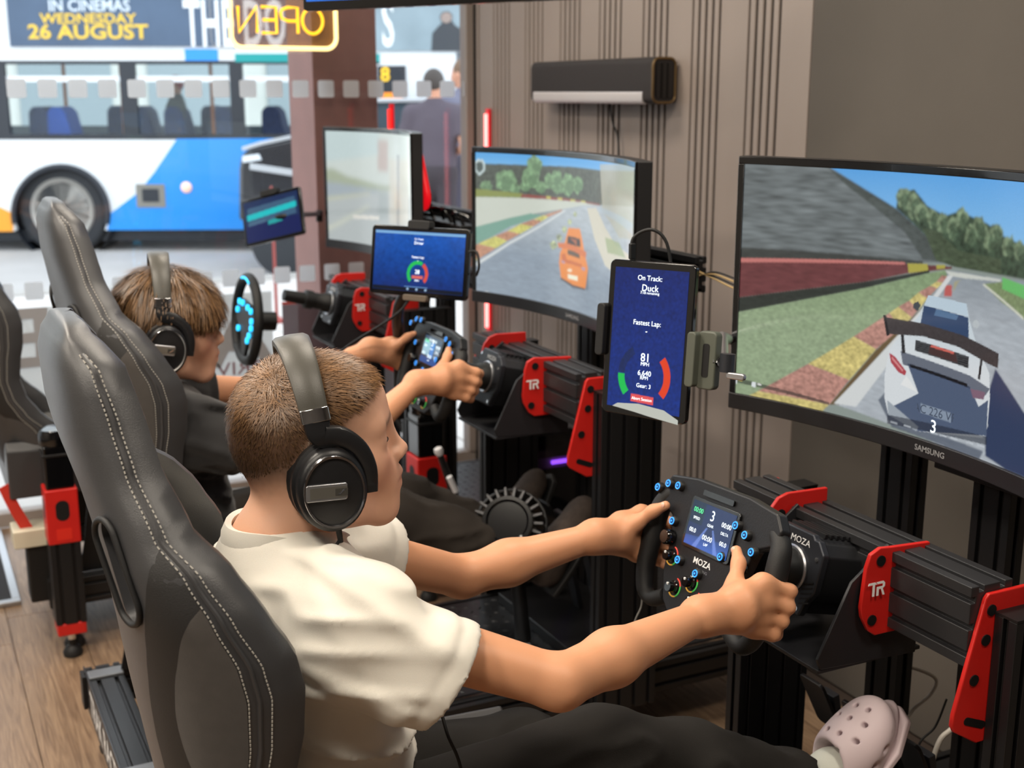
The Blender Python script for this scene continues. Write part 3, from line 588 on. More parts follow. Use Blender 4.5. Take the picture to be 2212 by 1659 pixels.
# ---------------- picture of the middle monitor
def mid_picture(cv):
    f = 3.606; k = lambda *p: [(980 + x/f, 280 + y/f) for x, y in p]; P_ = cv.poly
    def B(x, y, rx, ry, c, **q): cv.blob(980 + x/f, 280 + y/f, rx/f, ry/f, c, **q)
    cv.C[:] = srgb((140, 150, 150)); P_(k((-100, 0), (1600, 0), (1600, 420), (-100, 420)), (150, 204, 236), c2=(80, 164, 226), vr=(.80, .98))
    P_(k((100, 262), (560, 276), (920, 290), (1150, 318), (1500, 330), (1500, 620), (1140, 585), (900, 545), (540, 505), (100, 470)), (74, 82, 72), noise=.12, sx=2, sy=2)
    for b in ((405, 400, 80, 84), (630, 290, 62, 92), (600, 380, 66, 80), (255, 436, 46, 42), (680, 452, 42, 46), (740, 400, 34, 62), (800, 400, 48, 96), (860, 450, 40, 50), (890, 430, 50, 90), (960, 430, 46, 66), (480, 460, 40, 40), (560, 440, 40, 40)): B(*b, (118, 152, 112), noise=.16, sx=2, sy=2); B(b[0]+14, b[1]+20, b[2]*.6, b[3]*.6, (92, 124, 90), a=.7)
    P_(k((100, 455), (540, 498), (540, 530), (100, 522)), (134, 144, 72)); P_(k((530, 502), (900, 540), (1140, 580), (1140, 596), (900, 557), (525, 530)), (140, 66, 56))
    for x in (740, 830, 930, 1010): P_(k((x-18, 517+(x-740)*.13), (x+18, 521+(x-740)*.13), (x+18, 541+(x-740)*.13), (x-18, 536+(x-740)*.13)), (196, 186, 90))
    P_(k((100, 524), (530, 532), (1000, 566), (1140, 598), (1000, 600), (830, 622), (600, 658), (430, 690), (100, 778)), (200, 206, 194))
    P_(k((100, 775), (430, 690), (600, 652), (690, 668), (600, 705), (440, 765), (100, 925)), (118, 162, 146)); P_(k((60, 960), (440, 755), (700, 668), (830, 622), (1010, 590), (1390, 600), (1500, 900), (1500, 1600), (60, 1400)), (140, 154, 168), noise=.04, sx=16, c2=(176, 186, 192), vr=(.3, .62))
    ke = [((840, 622), (850, 632)), ((700, 668), (740, 680)), ((620, 700), (690, 712)), ((520, 735), (620, 755)), ((420, 790), (520, 812)), ((320, 830), (420, 866)), ((190, 890), (330, 925)), ((80, 950), (190, 1010)), ((-50, 1020), (60, 1100))]
    for i in range(len(ke)-1):
        (a, b), (c, d) = ke[i], ke[i+1]; P_(k(a, b, d, c), (204, 200, 110) if i % 2 else (186, 136, 108), noise=.1)
    P_(k((860, 628), (440, 872), (120, 1068), (120, 1096), (440, 892), (880, 628)), (214, 220, 220))
    for i in range(5):
        x, y = 780 + 42*i, 900 - 60*i; B(x, y, 26 - 3*i, 34 - 4*i, (176, 186, 120), a=.7, noise=.3)
    P_(k((1040, 612), (1110, 608), (1180, 760), (1260, 900), (1390, 1000), (1390, 1300), (1180, 1060), (1100, 860)), (206, 202, 184)); P_(k((1180, 840), (1290, 880), (1340, 1000), (1200, 960)), (150, 168, 120), a=.8)
    P_(k((1140, 270), (1500, 260), (1500, 900), (1290, 840), (1160, 640)), (176, 176, 160), a=.75); P_(k((1130, 600), (1500, 850), (1500, 990), (1140, 640)), (170, 186, 196), a=.7)  # grey reflection on the glass, painted into the right of the picture
    P_(k((860, 1180), (1050, 1090), (1050, 1250), (930, 1240)), (92, 104, 116), a=.7)
    P_(k((895, 765), (985, 772), (1004, 860), (1020, 960), (1048, 1080), (1030, 1225), (1020, 1246), (935, 1222), (838, 1160), (822, 1040), (830, 960), (870, 870)), (232, 138, 56)); P_(k((890, 828), (985, 850), (990, 915), (885, 890)), (58, 44, 42)); P_(k((905, 845), (960, 860), (958, 905), (940, 880)), (170, 96, 60))
    P_(k((890, 935), (980, 960), (985, 1005), (888, 970)), (92, 76, 60)); P_(k((812, 880), (900, 888), (1036, 955), (1030, 1000), (900, 930), (820, 920)), (214, 116, 58)); P_(k((840, 970), (870, 965), (880, 1010), (1000, 1050), (1000, 1075), (850, 1030)), (202, 104, 46))
    P_(k((890, 1126), (966, 1142), (968, 1180), (892, 1160)), (240, 238, 214)); B(905, 1095, 20, 12, (244, 226, 196)); P_(k((1000, 1070), (1030, 1080), (1022, 1100), (996, 1090)), (180, 150, 170)); P_(k((840, 1015), (868, 1030), (868, 1045), (842, 1035)), (180, 150, 170))
    P_(k((834, 1150), (930, 1210), (1020, 1236), (1022, 1250), (930, 1226), (836, 1168)), (60, 60, 66))
    for r_, c in ((44, (196, 214, 214)), (30, (70, 84, 80))): B(202, 290, r_, r_*1.3, c)
    P_(k((150, 1268), (300, 1290), (900, 1405), (900, 1425), (150, 1292)), (70, 84, 92), a=.6); P_(k((174, 1250), (186, 1252), (186, 1280), (174, 1278)), (220, 226, 226)); P_(k((244, 1258), (270, 1263), (270, 1296), (244, 1290)), (220, 226, 226))
    blur(cv, 1); cv.C[:] = cv.C*.95 + .05
# ---------------- picture of the far monitor, reflection of the bright room painted in as paleness
def far_picture(cv):
    k = lambda *p: [(600 + x/3.19, 240 + y/3.19) for x, y in p]; P_ = cv.poly
    cv.C[:] = srgb((200, 212, 206)); P_(k((300, 100), (700, 120), (700, 300), (300, 350)), (188, 210, 210))
    P_(k((300, 400), (380, 396), (480, 450), (700, 510), (900, 540), (900, 560), (600, 540), (300, 500)), (150, 164, 132)); P_(k((300, 480), (560, 520), (700, 545), (700, 580), (300, 620)), (146, 162, 172))
    P_(k((300, 610), (700, 560), (950, 600), (950, 1000), (300, 940)), (168, 178, 178)); P_(k((340, 800), (620, 650), (640, 650), (345, 825)), (204, 210, 186)); P_(k((300, 600), (640, 560), (640, 568), (300, 615)), (206, 206, 150))
    P_(k((690, 200), (760, 205), (760, 420), (690, 410)), (176, 140, 132), a=.7); P_(k((700, 540), (760, 540), (760, 740), (690, 740)), (140, 156, 156), a=.6); P_(k((770, 330), (900, 340), (900, 800), (770, 780)), (206, 204, 190), a=.8); blur(cv, 3); cv.C[:] = cv.C*.75+.14; P_(k((820, 300), (840, 300), (840, 800), (820, 800)), (150, 156, 160), a=.6)
    P_(k((520, 715), (700, 725), (700, 750), (520, 742)), (216, 214, 206))
RIGS = [dict(y=1.45, dx=-.035, dz=-.06), dict(y=2.64, dx=0, dz=0), dict(y=3.83, dx=0, dz=0)]
def near_soft(cv): near_picture(cv); g = cv.C.mean(2, keepdims=True); cv.C[:] = cv.C*.86 + g*.14
m1, pos1, s1_ = monitor('curved monitor showing a white race car with a rear wing, before the boy in white', 1.375, 1.432, .43, .981, 1.446, near_soft, 520, 280)
screen_text('3', .03, pos1, *curved(1.375, 1.432, .43, .981, 1.446, .085)[1](2017, 923), s1_, glow); screen_text('AC 226 VR', .02, pos1, *curved(1.375, 1.432, .43, .981, 1.446, .085)[1](2021, 892), s1_, mat('plate_lettering', (44, 56, 76), .5, emit=.5), 'plate_lettering')
m2, pos2, s2_ = monitor('curved monitor showing an orange race car on a track, beside the pale tablet cradle', 1.375, 2.615, .405, 1.012, 1.419, mid_picture, 300, 170)
m3, pos3, s3_ = monitor('curved monitor with a washed-out road picture nearest the shop window', 1.375, 3.86, .41, 1.022, 1.441, far_picture, 110, 70)
# red glowing stripe along the back edge of the far monitor
st = bez([at(897, 300, X=1.46), at(908, 345, X=1.46), at(918, 395, X=1.46), at(923, 430, X=1.46), at(916, 452, X=1.46)], 16)
MB().tube(st, [.006, .010]+[.012]*(len(st)-4)+[.010, .006], 8).build('red_light_strip', mat('red_glow_strip', (214, 14, 26), .4, emit=.8), m3, smooth=True)
# ================================================================== RIG FRAMES
redm = M['red']
def bolt(mb, c, n, r=.007): mb.cyl(Vector(c), Vector(c)+Vector(n)*.004, r, n=12)
def rig(i, lab, labels_wheelbase=True):
    R = RIGS[i]; y0, dx, dz = R['y'], R['dx'], R['dz']; S = lambda x, y, z: Vector((x+dx, y0+y, z+dz)); G = lambda x, y, z: Vector((x+dx, y0+y, z))
    t = thing('racing_rig', lab, 'racing rig', G(.9, 0, 0), 'racing simulator rigs')
    # base ladder: side rails, cross members
    for s in (-1, 1):
        r_ = profile_bar(MB(), G(.30, s*.265, .17), G(1.95, s*.265, .17), (0, 1, 0), .04, .08, 1, 2).build('side_rail', 'black', t, bevel=.0015, seg=1)
        MB().span(G(.292, s*.265-.021, .129), G(.30, s*.265+.021, .211)).build('end_cap', 'groove', r_)
    rb = profile_bar(MB(), G(.346, -.30, .17), G(.346, .30, .17), (1, 0, 0), .08, .08, 2, 2).build('rear_beam', 'black', t, bevel=.0015, seg=1)
    MB().span(G(.302, -.30, .118), G(.3055, .30, .214)).build('badge_plate', mat('badge_black', (34, 34, 37), .4), rb)
    text_mb('TRAK RACER', .088, G(.3015, -.01, .166), (0, -1, 0), (0, 0, 1), .0006, .80, bold=.0015).build('badge_lettering', 'white', rb, fix=False)
    for s in (-1, 1):
        MB().span(G(.306, s*.245-.022, .205), G(.386, s*.245+.022, .216)).build('corner_block', mat('corner_alu', (120, 122, 126), .4, .6), rb, bevel=.003)
    profile_bar(MB(), G(1.0, -.245, .17), G(1.0, .245, .17), (1, 0, 0), .04, .08, 1, 2).build('cross_member', 'black', t, bevel=.0015, seg=1)
    profile_bar(MB(), G(1.93, -.245, .17), G(1.93, .245, .17), (1, 0, 0), .04, .08, 1, 2).build('cross_member', 'black', t, bevel=.0015, seg=1)
    # feet
    for x in (.35, 1.9):
        for s in (-1, 1):
            f_ = MB().lathe([(.0, 0), (.028, 0), (.03, .012), (.018, .03), (.01, .034), (.01, .13)], G(x, s*.265, 0), (0, 0, 1), 18).build('levelling_foot', 'softblack', t, smooth=True)
    # uprights and the wheel beam between them
    for s in (-1, 1):
        u_ = profile_bar(MB(), G(1.445, s*.305, .13), S(1.445, s*.305, .905), (1, 0, 0), .16, .04, 4, 1).build('upright', 'black', t, bevel=.0015, seg=1)
        MB().span(S(1.365, s*.305-.02, .905), S(1.525, s*.305+.02, .909)).build('end_cap', 'groove', u_)
        pl_ = [(1.43, .937), (1.352, .937), (1.346, .930), (1.303, .762), (1.302, .745), (1.308, .735), (1.352, .708), (1.43, .708)]
        e_ = MB().prism(pl_, S(0, s*.281 - .004, 0), (1, 0, 0), (0, 0, 1), (0, .008, 0)).build('end_plate', redm, t, bevel=.0025)
        for x, z in ((1.358, .912), (1.352, .868), (1.336, .81)): MB().cyl(S(x, s*.281-.0056, z), S(x, s*.281+.0056, z), .0085, n=14).build('bolt', 'groove', e_)
        MB().prism(rrect(.045, .012, .006), S(1.345, s*.281-.0046, .742), Vector((.93, 0, -.37)), Vector((.37, 0, .93)), (0, .0095, 0)).build('slot', 'groove', e_)
    profile_bar(MB(), S(1.365, -.277, .888), S(1.365, .277, .888), (1, 0, 0), .08, .12, 2, 3).build('wheel_beam', mat('beam_black', (40, 40, 42), .38), t, bevel=.0015, seg=1)
    for s in (-1, 1):
        # plates clamping the wheelbase mount to the beam
        pl_ = ([(1.40, .97), (1.318, .972), (1.298, .966)] if s > 0 else [(1.40, .952), (1.325, .956), (1.302, .958)]) + [(1.284, .950), (1.277, .93), (1.271, .868), (1.274, .852), (1.288, .828), (1.302, .818), (1.40, .818)]
        p_ = MB().prism(pl_, S(0, s*.118-.004, 0), (1, 0, 0), (0, 0, 1), (0, .008, 0)).build('clamp_plate', redm, t, bevel=.002)
        for x, z in ((1.303, .938), (1.293, .845)): MB().cyl(S(x, s*.118-.0058, z), S(x, s*.118+.0058, z), .0085, n=14).build('bolt', 'groove', p_)
        if s < 0:
            O_ = S(1.2955, -.1265, .897); tr = MB()
            for poly in ([(-.016, .010), (-.004, .010), (.0, .0065), (-.0045, .0065), (-.0045, -.012), (-.0085, -.012), (-.0085, .0065), (-.0175, .0065)],
                         [(-.002, .010), (.012, .010), (.015, .007), (.015, .0015), (.011, -.0015), (.0155, -.012), (.0115, -.012), (.0075, -.0018), (.0035, -.0018), (.0035, -.012), (-.0005, -.012), (-.0005, .002), (.0105, .002), (.011, .003), (.011, .0057), (.010, .0065), (.0008, .0065)]):
                tr.prism(poly, O_, (1, 0, 0), (0, 0, 1), (0, .0006, 0))
            tr.build('maker_mark', 'white', p_)
        MB().prism([(1.33, .955), (1.262, .905), (1.205, .792), (1.212, .775), (1.40, .765), (1.40, .83)], S(0, s*.106-.003, 0), (1, 0, 0), (0, 0, 1), (0, .006, 0)).build('mount_bracket', mat('bracket_black', (36, 36, 39), .4), t, bevel=.0015)
    MB().span(S(1.208, -.108, .768), S(1.41, .108, .774)).build('mount_tray', MATS['bracket_black'], t, bevel=.001)
    # deck plate with raised lozenges, pedals
    dk = MB().span(G(.98, -.243, .212), G(1.9, .243, .216)).build('deck_plate', mat('deck_black', (34, 35, 38), .42, .3), t)
    mb = MB()
    for a in range(30):
        for b in range(15):
            x = 1.0 + a*.030; y = -.226 + b*.032 + (.016 if a % 2 else 0)
            if y > .236: continue
            d = (1, .7) if (a+b) % 2 else (1, -.7); n_ = math.hypot(*d); d = (d[0]/n_, d[1]/n_); q = (-d[1], d[0]); c = G(x, y, .216)
            mb.add([c + Vector((d[0]*.011, d[1]*.011, 0)), c + Vector((q[0]*.003, q[1]*.003, 0)), c - Vector((d[0]*.011, d[1]*.011, 0)), c - Vector((q[0]*.003, q[1]*.003, 0)), c + Vector((0, 0, .0022))], [(0, 1, 4), (1, 2, 4), (2, 3, 4), (3, 0, 4)])
    o = mb.build('raised_tread', MATS['deck_black'], dk); o['kind'] = 'stuff'
    MB().prism([(0, 0), (.20, .02), (.24, .13), (.16, .2), (.02, .16)], G(1.08, -.2, .2190), (1, 0, 0), (0, 1, 0), (0, 0, .0004)).build('printed_mark', mat('printed_grey', (150, 154, 162), .5), dk)
    for a, b, c_ in ((-.16, .03, .18), (-.08, .03, .2), (.0, .022, .14)): MB().box(G(1.17+b, a, .2196), (c_*.5, .012, .0004), Matrix.Rotation(.5, 3, 'Z')).build('printed_stroke', 'groove', dk)
    MB().span(G(1.36, -.2, .216), G(1.6, .2, .246)).build('pedal_base', 'black', t, bevel=.003)
    for k_, y in enumerate((-.10, .02, .13)):
        zp = .53
        pd = MB().prism([(-.018, 0), (.018, 0), (.018, .28), (-.018, .28)], G(1.50, y, .246), (0, 1, 0), Vector((-.22, 0, .97)), Vector((.014, 0, .003))).build('pedal_arm', 'gunmetal', t, bevel=.002)
        MB().prism(rrect(.062, .115, .01), G(1.424, y, .50), (0, 1, 0), Vector((-.45, 0, .89)), Vector((.006, 0, .003))).build('pedal_pad', 'black', pd, bevel=.0015)
    # monitor posts and rail behind the screen
    for y in (.17, -.05):
        profile_bar(MB(), G(1.62, y, .21), G(1.62, y, 1.13), (0, 1, 0), .08, .04, 2, 1).build('monitor_post', 'black', t, bevel=.0015, seg=1)
    profile_bar(MB(), G(1.585, -.37, 1.165+dz*.5), G(1.585, .62 if i == 0 else .40, 1.165+dz*.5), (0, 0, 1), .08, .03, 2, 1).build('monitor_rail', 'black', t, bevel=.0015, seg=1)
    profile_bar(MB(), G(1.585, -.40, 1.0+dz*.5), G(1.585, .05, 1.0+dz*.5), (0, 0, 1), .06, .03, 2, 1).build('monitor_rail', 'black', t, bevel=.0015, seg=1)
    MB().span(G(1.50, -.06, 1.09), G(1.572, .06, 1.24)).build('screen_bracket', 'black', t, bevel=.002)
    # seat brackets
    for s in (-1, 1):
        MB().prism([(.40, .21), (.86, .21), (.84, .30), (.80, .56), (.46, .56), (.42, .30)], G(-.02, s*.243-.003, 0), (1, 0, 0), (0, 0, 1), (0, .006, 0)).build('seat_bracket', 'black', t, bevel=.002)
    return t, S, G
LABR = ['black profile racing rig the boy in white drives, red clamp plates in front of him', 'black profile racing rig the boy in black drives, red end plate beside the upright tablet', 'black and red racing rig by the window with no driver']
RT = [rig(i, LABR[i]) for i in range(3)]
# ---------------- wheelbase (motor) on the mount, with shaft
def wheelbase(i, label):
    t0, S, G = RT[i]; t = thing('wheel_base', label, 'wheel base', S(1.29, 0, .775), 'steering wheel motors')
    tl = math.radians(14); n = Vector((-math.cos(tl), 0, math.sin(tl))); u = Vector((math.sin(tl), 0, math.cos(tl))); r = Vector((0, -1, 0)); c = S(1.236, 0, .895)
    oc = [(-.062, -.035), (-.062, .045), (-.045, .064), (.030, .064), (.035, .058), (.045, .058), (.062, .040), (.062, -.020), (.048, -.040), (.040, -.064), (-.040, -.064)]
    MB().prism(oc, c, r, u, -n*.014).build('front_plate', 'gunmetal', t, bevel=.003)
    b_ = MB().prism([(a*.94, b*.93) for a, b in oc], c - n*.014, r, u, -n*.105).build('body', mat('motor_black', (42, 43, 46), .4, .4), t, bevel=.003)
    for q in range(7): MB().prism([(-.05, .0595), (.03, .0595), (.03, .066), (-.05, .066)], c - n*(.024+q*.012), r, u, -n*.006).build('cooling_fin', 'black', b_)
    for q in range(5): MB().prism([(.034, -.012-q*.008), (.056, -.004-q*.008), (.056, -.0065-q*.008), (.034, -.0145-q*.008)], c + n*.0006, r, u, -n*.001).build('vent_slot', 'groove', t)
    MB().lathe([(.030, .0), (.0365, .0), (.0385, .004), (.036, .006), (.032, .004)], c, n, 36).build('hub_ring', 'silver', t, smooth=True)
    MB().lathe([(.032, .0), (.031, .02), (.026, .03), (.026, .06), (.030, .062), (.030, .085), (.02, .09), (.018, .155), (.0, .155)], c, n, 30).build('drive_shaft', 'groove', t, smooth=True)
    for a, b in ((-.05, .05), (.05, .03), (-.05, -.05), (.032, -.054)): MB().cyl(c + r*a + u*b - n*.001, c + r*a + u*b + n*.001, .004, n=10).build('screw', 'chrome', t)
    text_mb('MOZA', .0145, c + r*.006 + u*.047, r, u, .0006, 1.1).build('maker_lettering', 'white', t, fix=False)
    return c, n, u
WB = [wheelbase(0, 'grey wheel motor in front of the boy in white, silver ring round its shaft'), wheelbase(1, 'grey wheel motor in front of the boy in black'), wheelbase(2, 'black wheel motor on the rig by the window')]
# ---------------- steering wheels
lit = mat('blue_button_light', (54, 150, 250), .4, emit=1.0); litdim = mat('button_ring_dark', (12, 40, 90), .4)
def wheel_frame(c, tilt, roll, size=1.0):
    tl = math.radians(tilt); n = Vector((-math.cos(tl), 0, math.sin(tl))); u0 = Vector((math.sin(tl), 0, math.cos(tl))); r0 = Vector((0, -1, 0)); a = math.radians(roll)
    r = r0*math.cos(a) + u0*math.sin(a); u = u0*math.cos(a) - r0*math.sin(a); return (Vector(c), r*size, u*size, n)
def onplane(fr, px, py):
    c, r, u, n = fr; d = Vector(ray(px, py)); o = Vector((0, 0, CAM_H)); t_ = (c + n*.012 - o).dot(n)/d.dot(n); q = o + d*t_ - c; return q.dot(r)/r.dot(r), q.dot(u)/u.dot(u)
def formula_wheel(fr, label, name_parts, picture_fn, btns, knobs):
    c, r, u, n = fr; t = thing('steering_wheel', label, 'steering wheel', c, 'formula steering wheels'); at2 = lambda a, b, h=0: c + r*a + u*b + n*h
    pl = [(-.098, .034), (-.134, .050), (-.138, .072), (-.122, .092), (-.06, .100), (.06, .100), (.122, .092), (.138, .072), (.134, .050), (.098, .034), (.088, .0), (.086, -.045), (.070, -.085), (.045, -.104), (-.045, -.104), (-.070, -.085), (-.086, -.045), (-.088, .0)]
    MB().prism(pl, at2(0, 0, -.010), r, u, n*.020).build('face_plate', mat('wheel_carbon', (26, 26, 29), .42, .1, .12, 300), t, bevel=.004)
    for s in (-1, 1):
        path = bez([at2(s*.118, .066, -.002), at2(s*.134, .052, .0), at2(s*.140, .030, .002), at2(s*.1415, -.01, .002), at2(s*.138, -.05, .002), at2(s*.126, -.084, .002), at2(s*.104, -.094, 0), at2(s*.074, -.080, 0)], 35)
        k_ = len(path); rad = [.0125+.0045*math.sin(math.pi*min(1, j/(k_*.75))) for j in range(k_)]
        g_ = MB().tube(path, rad, 14).build('grip', 'softblack', t, smooth=True)
        MB().prism([(s*.03, -.01), (s*.09, .0), (s*.108, .035), (s*.10, .045), (s*.03, .02)], at2(0, 0, -.030), r, u, n*.003).build('shift_paddle', 'gunmetal', t, bevel=.001)
    MB().lathe([(.03, -.035), (.03, -.01)], c, n, 24).build('hub', 'groove', t, smooth=True)
    MB().prism(rrect(.112, .074, .006), at2(0, .038, .010), r, u, n*.004).build('display_bezel', 'gloss', t, bevel=.001)
    MB().prism(rrect(.07, .008, .002), at2(.0, .084, .010), r, u, n*.004).build('rev_light_bar', 'gloss', t)
    cv = Canvas(64, 48); picture_fn(cv); sc_ = picture(cv, lambda a, b: at2((a-.5)*.100, .038+(b-.5)*.064, .0146), 'display', t)
    def dtext(tx, a, b, sz, m_): text_mb(tx, sz, at2((a-.5)*.100, .038+(b-.5)*.064, .0150), r, u, 0).build('display_lettering', m_, sc_, fix=False)
    gw = glow; gg = mat('screen_green', (90, 220, 150), .4, emit=.8)
    dtext('3', .5, .78, .022, gw); dtext('GEAR', .5, .57, .006, gw); dtext('00:00', .16, .80, .0105, gg); dtext('SPEED', .16, .62, .006, gw); dtext('00:00', .84, .70, .0105, gw); dtext('DELTA', .84, .52, .006, gw); dtext('00.0', .14, .34, .0095, gw); dtext('00:00', .5, .28, .011, gw); dtext('LAP', .5, .14, .006, gw); dtext('00.0', .86, .3, .0095, gw)
    text_mb('MOZA', .0135, at2(-.002, -.012, .0104), r, u, 0, 1.1, bold=.0002).build('maker_lettering', 'white', t, fix=False); text_mb('RACING', .006, at2(.002, -.023, .0104), r, u, 0, 1.2).build('maker_lettering', M['silver'], t, fix=False)
    for a, b in btns:
        bt = MB().lathe([(.0, .018), (.0062, .018), (.0078, .016), (.0085, .010)], at2(a, b, 0), n, 16).build('button', 'groove', t, smooth=True)
        MB().lathe([(.0040, .0184), (.0056, .0190), (.0060, .0180)], at2(a, b, 0), n, 16).build('light_ring', lit, bt, smooth=True); MB().lathe([(.0, .0188), (.0040, .0188), (.004, .018)], at2(a, b, 0), n, 12).build('lit_centre', litdim, bt, smooth=True)
        MB().lathe([(.0, .0194), (.0016, .0194), (.0016, .0186)], at2(a, b, 0), n, 8).build('light_dot', lit, bt)
    for a, b, rr in knobs:
        kn = MB().lathe([(.0, .024), (rr*.72, .024), (rr*.8, .021), (rr*.8, .014), (rr, .013), (rr, .009)], at2(a, b, 0), n, 18).build('rotary_knob', 'gloss', t, smooth=True)
        for (a0, a1, cc) in ((20, 80, (210, 60, 46)), (-60, 20, (70, 180, 80)), (-130, -60, (210, 160, 60))):
            MB().tube([at2(a + (rr+.003)*math.cos(math.radians(a0+(a1-a0)*q/6)), b + (rr+.003)*math.sin(math.radians(a0+(a1-a0)*q/6)), .0105) for q in range(7)], .0011, 6).build('dial_mark', mat('dial_%d' % cc[0] + '_%d' % cc[1], cc, .5, emit=.25), kn)
        MB().box(at2(a, b+rr*.4, .0245), (.003, .003, .003)).build('pointer', 'white', kn)
    for s in (-1, 1): MB().lathe([(.0, .026), (.010, .026), (.0125, .022), (.0125, .012)], at2(s*.084, .004, 0), n, 20).build('thumb_dial', 'gloss', t, smooth=True)
    return t
def dash(cv):
    cv.C[:] = srgb((30, 52, 96)); cv.poly([(0, 0), (1, 0), (1, .35), (0, .2)], (60, 104, 196), c2=(30, 52, 96), vr=(0, .4)); cv.poly([(.0, .5), (.3, .5), (.3, 1), (0, 1)], (26, 50, 74)); cv.poly([(.2, 0), (.3, 0), (.45, .5), (.42, .5)], (120, 150, 230), a=.7); cv.poly([(.8, 0), (.7, 0), (.56, .5), (.59, .5)], (120, 150, 230), a=.7)
def dash2(cv):
    cv.C[:] = srgb((58, 80, 104)); cv.poly([(.02, .3), (.42, .3), (.42, .8), (.02, .8)], (150, 196, 216)); cv.poly([(.44, .25), (.66, .25), (.66, .8), (.44, .8)], (60, 140, 216)); cv.poly([(.25, .82), (.7, .82), (.7, .92), (.25, .92)], (196, 216, 226)); cv.poly([(.0, .0), (1, .0), (1, .22), (0, .22)], (40, 84, 150))
    for i in range(4): cv.poly([(.7, .3+.13*i), (.97, .3+.13*i), (.97, .38+.13*i), (.7, .38+.13*i)], (130, 160, 180))
W1 = wheel_frame((1.047, 1.45, .880), 18, 3, 1.06); W2 = wheel_frame((1.095, 2.64, .930), 18, 0, 1.0)
b1 = [onplane(W1, *q) for q in ((1427, 1053), (1450, 1045), (1471, 1050), (1458, 1126), (1470, 1210), (1508, 1240), (1562, 1204), (1595, 1136), (1615, 1157), (1629, 1194))]
k1 = [onplane(W1, *q) + (.0105,) for q in ((1450, 1200), (1455, 1268), (1492, 1258), (1500, 1300))]
formula_wheel(W1, 'black formula steering wheel with blue-lit buttons held by the boy in white', None, dash, b1, k1)
b2 = [onplane(W2, *q) for q in ((892, 698), (904, 690), (914, 692), (902, 740), (903, 785), (917, 800), (946, 778), (968, 734), (976, 744), (980, 766))]
formula_wheel(W2, 'black formula steering wheel with a pale blue display held by the boy in black', None, dash2, b2, [(-.066, -.05, .0105), (-.03, -.082, .0105), (.03, -.08, .0105)])
# round wheel on the rig by the window
W3 = wheel_frame((.952+.012, 3.83, .86), 6, -6); c, r, u, n = W3
t = thing('steering_wheel', 'round black steering wheel with cyan lights on the rig by the window', 'steering wheel', c); at3 = lambda a, b, h=0: c + r*a + u*b + n*h
loop = [at3(.135*math.cos(q), .135*math.sin(q)*(1 if math.sin(q) > -.8 else .93)) for q in [i*2*math.pi/48 for i in range(50)]]
MB().tube(loop, .0155, 12).build('rim', 'softblack', t, smooth=True)
MB().prism([(-.12, .02), (-.05, .06), (.05, .06), (.12, .02), (.12, -.02), (.04, -.05), (.02, -.12), (-.02, -.12), (-.04, -.05), (-.12, -.02)], at3(0, 0, -.006), r, u, n*.012).build('spoke_plate', MATS['wheel_carbon'], t, bevel=.003)
cy_ = mat('cyan_button_light', (40, 190, 250), .4, emit=1.6)
for a, b in ((.07, .048), (.085, .02), (.088, -.002), (.07, -.03), (.055, -.05), (-.07, .045), (-.085, .015), (-.06, -.04), (.03, .05), (-.03, .05)): MB().lathe([(.0, .013), (.0095, .013), (.0095, .006)], at3(a, b), n, 14).build('lit_button', cy_, t)
MB().tube([at3(.135*math.cos(q), .135*math.sin(q), .0135) for q in [1.25+i*.1 for i in range(8)]], .004, 8).build('rim_light', cy_, t, smooth=True)
MB().cyl(at3(0, 0, -.09), at3(0, 0, -.006), .03).build('hub', 'groove', t, smooth=True)
# ================================================================== SEATS
ROWS = [  # height, back face, half width, front of the side wing, shell thickness
 (1.322, .146, .084, .176, .034), (1.312, .138, .100, .186, .040), (1.29, .133, .124, .203, .046), (1.235, .137, .147, .217, .050), (1.187, .146, .168, .226, .052),
 (1.125, .157, .208, .249, .052), (1.09, .162, .238, .282, .052), (1.043, .168, .258, .313, .052), (.992, .176, .266, .342, .052), (.955, .181, .267, .350, .052),
 (.90, .188, .264, .347, .052), (.856, .195, .260, .338, .052), (.80, .204, .255, .332, .05), (.75, .213, .252, .345, .050), (.70, .223, .248, .378, .05), (.65, .235, .245, .43, .05), (.56, .262, .243, .52, .05), (.48, .30, .24, .60, .05)]
def row_at(z):
    R = ROWS
    for i in range(len(R)-1):
        if R[i][0] >= z >= R[i+1][0]:
            f = (R[i][0]-z)/(R[i][0]-R[i+1][0]); g = f*f*(3-2*f)*.3 + f*.7
            return [R[i][k]+(R[i+1][k]-R[i][k])*g for k in range(5)]
    return list(R[0] if z > R[0][0] else R[-1])
def outer(z, s, inset=0.0):
    """outer shell of the seat: s from -1 (near wing edge) over 0 (spine) to 1 (far wing edge)"""
    _, xb, w, fr, th = row_at(z); a = abs(s); ang = a*math.pi/2; e = .62
    y = (w-inset)*math.sin(ang)**e if a > 1e-6 else 0; x = xb + inset + (fr-.02-xb-inset)*(1-math.cos(ang)**.75 if a < 1 else 1)
    return x, (y if s > 0 else -y), z
